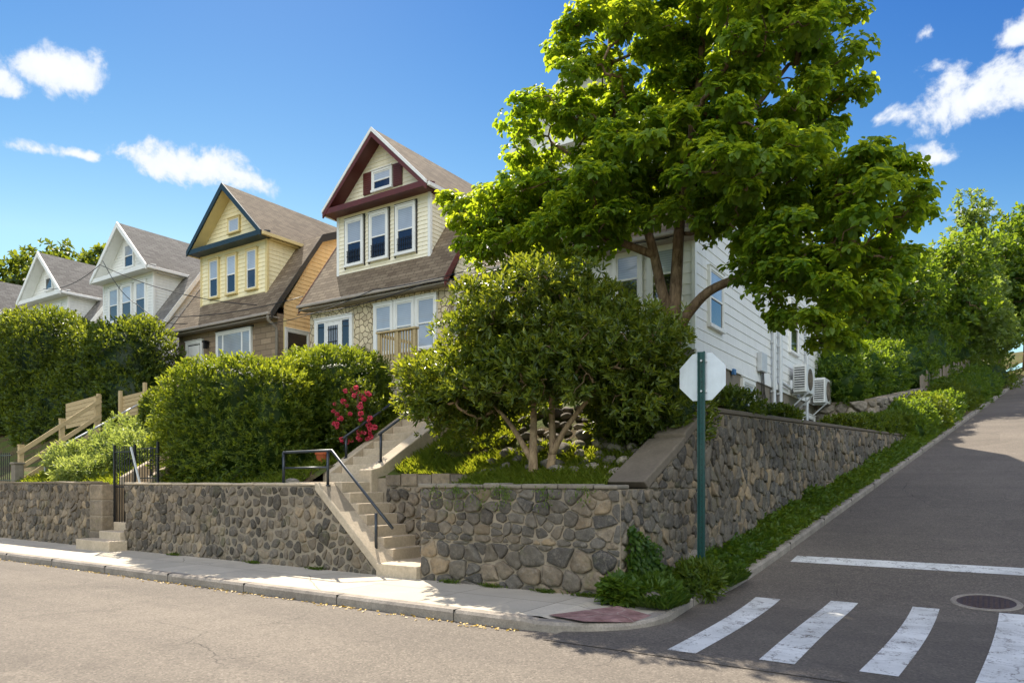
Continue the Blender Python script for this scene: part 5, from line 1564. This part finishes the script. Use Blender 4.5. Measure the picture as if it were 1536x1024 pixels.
    x = np.concatenate([g.normal(c, .10, k) for c, k in ((-7.2, 40), (-6.75, 90), (-6.35, 50), (-5.95, 110), (-5.2, 60), (-4.6, 40))])
    z = 1.63-np.abs(g.normal(0, .09, len(x)))-.12*g.rand(len(x))**4*2
    P = np.stack([x, np.full(len(x), 8.66), z], 1)
    tag(leaf_mesh('hanging_moss', P, nrm(np.array([0, -.3, -1])+g.normal(size=P.shape)*.5), nrm(np.array([0, -1, .4])+g.normal(size=P.shape)*.3), .035+.03*g.rand(len(x)), .016, .3+.5*g.rand(len(x)), M['cover']), kind='stuff')
    make_shrub('verge_plant', 'bushy green plant at the foot of the green sign post', 'plant', (-3.5, 9.75, .2), [((-3.45, 9.9, .30), (.26, .4, .2))], 2600, .10, .03, M['leaf_hedge'], 171, core=None, depth=.8, rough=.3)
    make_shrub('verge_plant', 'low leafy plant between the ramp panel and the sign post', 'plant', (-3.75, 9.0, .2), [((-3.75, 8.95, .2), (.32, .4, .16))], 2600, .12, .035, M['cover'], 172, core=None, depth=.8, rough=.3)
    # creeper on the corner
    n = 900
    y = 8.8+.8*g.rand(n)**1.4; z = .25+.85*g.rand(n)**1.3*(1-.5*(y-8.8))
    P = np.stack([xw(y)+.05+.12*g.rand(n), y, z], 1)
    cr = empty('creeper', (-4.0, 8.9, .2), 'dark creeper climbing the corner edge of the stone wall', 'climbing plant')
    leaf_mesh('foliage', P, nrm(np.array([.5, -.2, -.6])+g.normal(size=P.shape)*.6), nrm(np.array([1, -.4, .5])+g.normal(size=P.shape)*.4), .08, .05, .5*g.rand(n), M['cover'], cr)
    # fallen leaves along the gutter
    n = 420
    x = -4.5-24*g.rand(n)**1.3; P = np.stack([x, 6.86-np.abs(g.normal(0, .07, n)), np.full(n, .012)], 1)
    A = nrm(g.normal(size=P.shape)*np.array([1, 1, .1])); N = nrm(np.array([0, 0, 1])+g.normal(size=P.shape)*.2)
    tag(leaf_mesh('gutter_litter', P, A, N, .045, .028, g.rand(n), m_leaf('dry_leaf', lin('#9a7a22'), lin('#c9a52e'), lin('#b08a20'), lin('#d0b030'), .2)), kind='stuff')

def rock_mesh(g, r, flat):
    me = bpy.data.meshes.new('rock')
    import bmesh
    bm = bmesh.new(); bmesh.ops.create_icosphere(bm, subdivisions=3, radius=1)
    V = np.array([v.co for v in bm.verts])
    s = 1+.20*snoise(V, 2.2, g.randint(999))+.07*snoise(V, 6, g.randint(999))
    for k in range(7):                     # knock flat faces off it
        d = nrm(g.normal(size=(1, 3)))[0]; c = g.uniform(.55, .85)
        h = (V*s[:, None])@d; s = np.where(h > c, s*c/np.maximum(h, 1e-6)*.5+s*.5*np.minimum(1, c/np.maximum(h, 1e-6))**.3, s)
    V = V*s[:, None]*np.array([r, r*g.uniform(.65, .9), r*flat])
    for v, c in zip(bm.verts, V): v.co = c
    bm.to_mesh(me); bm.free()
    a = me.attributes.new('tint', 'FLOAT', 'FACE'); a.data.foreach_set('value', np.full(len(me.polygons), g.rand(), dtype=np.float32))
    me.polygons.foreach_set('use_smooth', [True]*len(me.polygons))
    me.materials.append(M['rock'])
    return me

def build_rocks():
    g = np.random.RandomState(17)
    meshes = [rock_mesh(g, 1, .55) for _ in range(9)]
    k = 0; pts = []
    tries = 0
    while k < 120 and tries < 3000:
        tries += 1
        y = g.uniform(9.95, 12.2); x = g.uniform(-7.6, -4.75)
        if x > xw(y)-.65 or (y < 10.6 and x < -5.6 and g.rand() < .75): continue
        r = g.uniform(.07, .22)
        if any(math.hypot(x-a, y-b) < (r+c)*.8 for a, b, c in pts): continue
        pts.append((x, y, r))
        o = bpy.data.objects.new('rock', meshes[k % 9]); COL.objects.link(o)
        o.location = (x, y, lot1(x, y)+r*.18); s = r*1.1; o.scale = (s, s, s)
        o.rotation_euler = (g.uniform(-.4, .5), g.uniform(-.3, .3), g.uniform(0, 6.28))
        tag(o, 'loose grey stone lying on the grassy bank behind the corner wall', 'rock', 'loose stones on the corner bank'); k += 1
    for (x, y, z, r, lab) in ((-11.3, 9.3, 1.66, .17, 'small pale boulder on the wall top at the foot of the hedge'), (-3.72, 9.05, .22, .2, 'pale flat stone among the verge plants near the corner'), (-3.88, 10.9, .5, .26, 'rounded pale stone against the foot of the cobble wall'), (-3.6, 8.6, .2, .17, 'chalky stone half hidden in plants by the ramp panel')):
        o = bpy.data.objects.new('rock', meshes[k % 9]); COL.objects.link(o); o.location = (x, y, z); o.scale = (r, r, r); o.rotation_euler = (0, 0, k)
        tag(o, lab, 'rock'); k += 1

# ------------------------------------------------------------------ street furniture, far walls, wires
def build_misc():
    x, y = -3.52, 10.26
    s = empty('street_sign', (x, y, .2), 'blank white back of an octagonal sign on a dark green post', 'sign')
    b = MB()
    # U-channel post
    b.box(x-.035, x+.035, y-.012, y-.004, .15, 3.56); b.box(x-.052, x-.036, y-.045, y-.004, .15, 3.56); b.box(x+.036, x+.052, y-.045, y-.004, .15, 3.56)
    b.build('post', M['post_green'], s)
    c = Vector((x+.0, y+.02, 3.2)); rr = .37
    P = [(c.x+rr*math.cos(R(22.5+45*i)), c.y, c.z+rr*math.sin(R(22.5+45*i))) for i in range(8)]
    b = MB(); b.extrude(P, (0, .006, 0)); pn = b.build('sign_panel', M['sign_back'], s)
    b = MB(); b.extrude([(p[0], c.y+.008, p[2]) for p in P], (0, .002, 0)); b.build('sign_face', M['sign_red'], pn)
    for z in (2.99, 3.43):
        b = MB(); b.tube([(x, y-.035, z), (x, y-.013, z)], .016, 6); b.build('bolt', M['galv'], s)
        b = MB(); b.box(x-.075, x+.075, y-.001, y+.019, z-.02, z+.02); b.build('bracket', M['galv'], s, bevel=.004)
    b = MB()
    zz = .5
    while zz < 3.5:
        if min(abs(zz-2.99), abs(zz-3.43)) > .03: b.tube([(x, y-.0145, zz), (x, y-.0125, zz)], .008, 6)
        zz += .075
    b.build('punched_holes', M['black'], s)
    # street lettering side faces up the hill: white rim and four letters
    b = MB()
    for r0, r1 in ((.33, .345),):
        for i in range(8):
            a0, a1 = R(22.5+45*i), R(67.5+45*i)
            b.poly([(c.x+r*math.cos(a), c.y+.0125, c.z+r*math.sin(a)) for r, a in ((r0, a0), (r1, a0), (r1, a1), (r0, a1))])
    b.build('rim', M['white_trim'], pn)
    ac_unit((-5.55, 25.2, 4.62), 'left wall air conditioner with black louvres on the corner house')
    ac_unit((-5.55, 28.4, 4.55), 'right wall air conditioner, farther along the white side wall')
    r = empty('ground_condenser', (-5.2, 23.3, 2.7), 'white condenser box standing by the wall top below the pipes', 'air conditioner')
    b = MB(); b.box(-5.55, -5.1, 22.6, 23.6, 2.7, 3.75); b.build('casing', M['ac_white'], r, bevel=.03)
    b = MB()
    for i in range(10): b.box(-5.52, -5.13, 22.57, 22.597, 2.8+i*.09, 2.85+i*.09)
    b.build('louvre', M['black'], r)
    # far stone wall and plank fence up the hill
    g = np.random.RandomState(77)
    U = Vector((.097, 1, 0)).normalized(); N = Vector((U.y, -U.x, 0))
    def fx(y): return xk(y)-2.15
    b = MB()
    def ext(mb, y0, y1, za, zb, zc, zd):
        mb.extrude([(fx(y0), y0, za), (fx(y1), y1, zb), (fx(y1), y1, zd), (fx(y0), y0, zc)], tuple(-N*.4))
    y0, y1 = 29.5, 38.5
    ext(b, y0, y1, zs(y0)-.3, zs(y1)-.3, zs(y0)+1.5, zs(y1)+1.25)
    b.box(-7.4, fx(y0)-.01, y0-.0, y0+.35, 2.6, zs(y0)+1.45)
    w = tag(b.build('retaining_wall', M['mortar']), 'mossy blocky stone wall beyond the corner house', 'stone wall')
    s2 = MB(); k = 1/U.y
    stones(s2, (fx(y0), y0, 0), U, N, [(0, zs(y0)), ((y1-y0)*k, zs(y1)), ((y1-y0)*k, zs(y1)+1.25), (0, zs(y0)+1.5)], .5, .38, g, gap=.02, bulge=.08, rounding=.2)
    stones(s2, (0, y0, 0), (1, 0, 0), (0, -1, 0), [(-7.4, 2.7), (fx(y0), 2.7), (fx(y0), zs(y0)+1.45), (-7.4, zs(y0)+1.45)], .5, .36, g, gap=.02, bulge=.08, rounding=.2)
    s2.build('stone_facing', M['rock'], w, smooth=True)
    f = empty('plank_fence', (fx(39), 39, zs(39)), 'leaning grey plank fence beyond the far stone wall', 'fence')
    gg = random.Random(4)
    yy = 38.7
    while yy < 54:
        b = MB(); z = zs(yy)+.2; h = 1.7+gg.uniform(-.15, .15); l = gg.uniform(-.06, .06)
        xx = fx(yy)-.1
        b.extrude([(xx, yy, z-.2), (xx+.03, yy+.33, z-.2), (xx+.03+l, yy+.33, z+h), (xx+l, yy, z+h)], (-.04, 0, 0)); b.build('plank', M['wood_grey'], f); yy += .36
    # overhead service wires
    def wire(pts, lab, sag=.25, r=.014):
        w = MB(); P = []
        for i in range(len(pts)-1):
            a, c = Vector(pts[i]), Vector(pts[i+1])
            for j in range(10):
                t = j/10; p = a.lerp(c, t); p.z -= sag*4*t*(1-t); P.append(p)
        P.append(Vector(pts[-1])); w.tube(P, r, 5)
        tag(w.build('utility_wire', M['black'], smooth=True), lab, 'wire', 'service wires along the house fronts')
    wire([(-30.6, 15.5, 10.75), (-26.2, 14.5, 8.15), (-24.6, 15.5, 7.45)], 'wire slanting down across the white house with the tall attic window')
    wire([(-36.0, 15.6, 10.4), (-28.84, 14.5, 10.05), (-20.5, 15.4, 7.55)], 'wire from the tiny-window house down to the yellow house eave', .3)
    wire([(-28.0, 15.5, 7.2), (-23.8, 14.5, 7.40), (-18.3, 15.5, 7.55)], 'wire drooping in front of the yellow house eave', .15)
    wire([(-20.2, 15.6, 6.9), (-14.25, 14.5, 6.95), (-9.0, 14.5, 7.15), (-5.7, 15.9, 7.3)], 'lower pale wire crossing the stone facade of the cream house', .12, .012)
    wire([(-18.6, 15.5, 7.0), (-12.4, 14.5, 6.85), (-8.0, 15.8, 7.6)], 'upper wire crossing the cream house eave toward the corner house', .15)
    wire([(-33.0, 15.0, 6.6), (-24.5, 12.6, 6.2)], 'pale wire lying over the top of the privet bush', .3, .013)

# ------------------------------------------------------------------ sky, sun, camera
SUN_EL, SUN_AZ = 48.0, -53.0      # azimuth from +Y, negative towards -X (behind the houses, to the left)
def build_light():
    w = bpy.data.worlds.new('World'); scene.world = w; w.use_nodes = True
    nt = w.node_tree; L = nt.links.new
    bg = nt.nodes['Background']; bg.inputs['Strength'].default_value = .15
    sky = nt.nodes.new('ShaderNodeTexSky'); sky.sky_type = 'NISHITA'; sky.sun_disc = False
    sky.sun_elevation = R(SUN_EL); sky.sun_rotation = R(SUN_AZ); sky.air_density = 1.0; sky.dust_density = .1; sky.ozone_density = 4.0; sky.altitude = 1000
    tc = nt.nodes.new('ShaderNodeTexCoord'); D = tc.outputs['Generated']
    def math_(op, a, b=0.0, clamp=False):
        x = nt.nodes.new('ShaderNodeMath'); x.operation = op; x.use_clamp = clamp
        for i, v in ((0, a), (1, b)):
            if hasattr(v, 'is_linked'): L(v, x.inputs[i])
            else: x.inputs[i].default_value = v
        return x.outputs[0]
    def dot(v):
        x = nt.nodes.new('ShaderNodeVectorMath'); x.operation = 'DOT_PRODUCT'; L(D, x.inputs[0]); x.inputs[1].default_value = v
        return x.outputs['Value']
    # deepen the blue away from the horizon (polarised, clear-air sky)
    sp = nt.nodes.new('ShaderNodeSeparateColor'); L(sky.outputs[0], sp.inputs[0])
    cb = nt.nodes.new('ShaderNodeCombineColor')
    for i, (g, k) in enumerate(((3.3, 6.6), (2.25, 1.10), (1.1, .43))):
        v = math_('MULTIPLY', sp.outputs[i], .15)
        o = math_('MINIMUM', math_('MULTIPLY', math_('POWER', v, g), k), math_('MULTIPLY', v, .6))
        L(math_('DIVIDE', o, .15), cb.inputs[i])
    # each cloud is a patch of sky around a compass direction: (azimuth, elevation, half width, half height) in degrees
    best = None
    bank = None  # mask of the added, unseen fill cloud
    for az, el, hw, hh, dens in CLOUDS+[FILL_CLOUD]:
        a, e = R(az), R(el)
        c = Vector((math.sin(a)*math.cos(e), math.cos(a)*math.cos(e), math.sin(e)))
        r = Vector((math.cos(a), -math.sin(a), 0)); u = r.cross(c)
        if u.z < 0: u = -u
        x = math_('DIVIDE', dot(r), math.sin(R(hw))); y = math_('DIVIDE', dot(u), math.sin(R(hh)))
        y2 = math_('MULTIPLY', y, math_('ADD', 1.15, math_('MULTIPLY', math_('LESS_THAN', y, 0.0), .55)))
        d = math_('SQRT', math_('ADD', math_('MULTIPLY', x, x), math_('MULTIPLY', y2, y2)))
        m = math_('MULTIPLY', math_('SUBTRACT', 1.0, d), dens)
        m = math_('SUBTRACT', m, math_('MULTIPLY', math_('LESS_THAN', dot(c), 0.0), 9))
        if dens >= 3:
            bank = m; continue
        best = m if best is None else math_('MAXIMUM', best, m)
    n = nt.nodes.new('ShaderNodeTexNoise'); n.inputs['Scale'].default_value = 15; n.inputs['Detail'].default_value = 9; n.inputs['Roughness'].default_value = .60; n.inputs['Distortion'].default_value = .25
    L(D, n.inputs['Vector'])
    n2 = nt.nodes.new('ShaderNodeTexNoise'); n2.inputs['Scale'].default_value = 42; n2.inputs['Detail'].default_value = 6; n2.inputs['Roughness'].default_value = .6; L(D, n2.inputs['Vector'])
    nn = math_('ADD', math_('MULTIPLY', math_('SUBTRACT', n.outputs['Fac'], .5), 3.4), math_('MULTIPLY', math_('SUBTRACT', n2.outputs['Fac'], .5), .9))
    f = math_('ADD', best, nn)
    rp = nt.nodes.new('ShaderNodeMapRange'); rp.interpolation_type = 'SMOOTHSTEP'
    rp.inputs['From Min'].default_value = .28; rp.inputs['From Max'].default_value = .85; L(f, rp.inputs['Value'])
    # cloud body: bright tops, slightly greyer thick parts
    cm = nt.nodes.new('ShaderNodeMapRange'); cm.inputs['From Min'].default_value = .3; cm.inputs['From Max'].default_value = 1.6; L(f, cm.inputs['Value'])
    cc = nt.nodes.new('ShaderNodeMix'); cc.data_type = 'RGBA'; L(cm.outputs[0], cc.inputs[0])
    cc.inputs[6].default_value = (2.35, 2.55, 2.85, 1); cc.inputs[7].default_value = (3.3, 3.3, 3.35, 1)
    mx = nt.nodes.new('ShaderNodeMix'); mx.data_type = 'RGBA'
    L(math_('MULTIPLY', rp.outputs[0], .96), mx.inputs[0]); L(cb.outputs[0], mx.inputs[6]); L(cc.outputs[2], mx.inputs[7])
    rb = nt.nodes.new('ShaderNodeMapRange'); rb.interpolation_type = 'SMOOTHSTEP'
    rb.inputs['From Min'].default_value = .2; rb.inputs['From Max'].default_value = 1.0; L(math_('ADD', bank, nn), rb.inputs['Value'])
    mb = nt.nodes.new('ShaderNodeMix'); mb.data_type = 'RGBA'; L(rb.outputs[0], mb.inputs[0]); L(mx.outputs[2], mb.inputs[6]); mb.inputs[7].default_value = (8.1, 8.3, 8.6, 1)  # added fill cloud, much brighter than the clouds in view
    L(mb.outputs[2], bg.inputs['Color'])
    sun = bpy.data.lights.new('sun', 'SUN'); sun.energy = 4.8; sun.angle = R(.55); sun.color = (1, .91, .77)
    so = bpy.data.objects.new('sun', sun); COL.objects.link(so)
    e, a = R(SUN_EL), R(SUN_AZ)
    d = Vector((math.sin(a)*math.cos(e), math.cos(a)*math.cos(e), math.sin(e)))
    so.rotation_euler = (-d).to_track_quat('-Z', 'Y').to_euler(); so.location = d*60

# azimuth measured from +Y towards +X, matched to where the clouds stand in the sky
CLOUDS = [(-66.0, 25.6, 4.6, 2.6, 1.0), (-69.5, 24.2, 2.6, 1.5, .9), (-57.4, 21.6, 5.6, 2.5, 1.15), (-66.8, 20.9, 1.7, 1.0, 1.0), (-64.6, 21.1, 1.6, .6, .9),
          (-.8, 23.9, 4.3, 3.5, 1.4), (1.6, 26.8, 2.8, 1.6, .9), (-4.0, 28.2, 2.4, .9, .6), (-6.6, 24.0, 2.8, 1.3, .7), (-2.2, 17.4, 3.2, 1.2, .8), (-3.6, 21.0, 2.2, 1.2, .8)]
FILL_CLOUD = (148, 36, 70, 42, 3.0)      # unseen bright cloud added behind the camera as fill for the house fronts

def build_camera():
    cam = bpy.data.cameras.new('camera'); o = bpy.data.objects.new('camera', cam); COL.objects.link(o)
    o.location = (0, 0, 1.7); o.rotation_euler = (R(90), 0, R(33.641))
    cam.sensor_width = 36; cam.lens = 1085/1536*36; cam.shift_y = (720-512)/1536
    cam.clip_end = 2000; cam.clip_start = .05
    scene.camera = o

def main():
    setup_materials()
    build_light(); build_camera()
    build_land(); build_walls(); build_wood(); build_houses()
    build_rocks(); build_plants(); build_misc()
    scene.render.engine = 'CYCLES'
    scene.cycles.max_bounces = 8; scene.cycles.transparent_max_bounces = 8
    scene.view_settings.view_transform = 'Standard'; scene.view_settings.look = 'None'
    scene.view_settings.exposure = 1.25; scene.view_settings.gamma = 1
    scene.view_settings.use_curve_mapping = False
main()
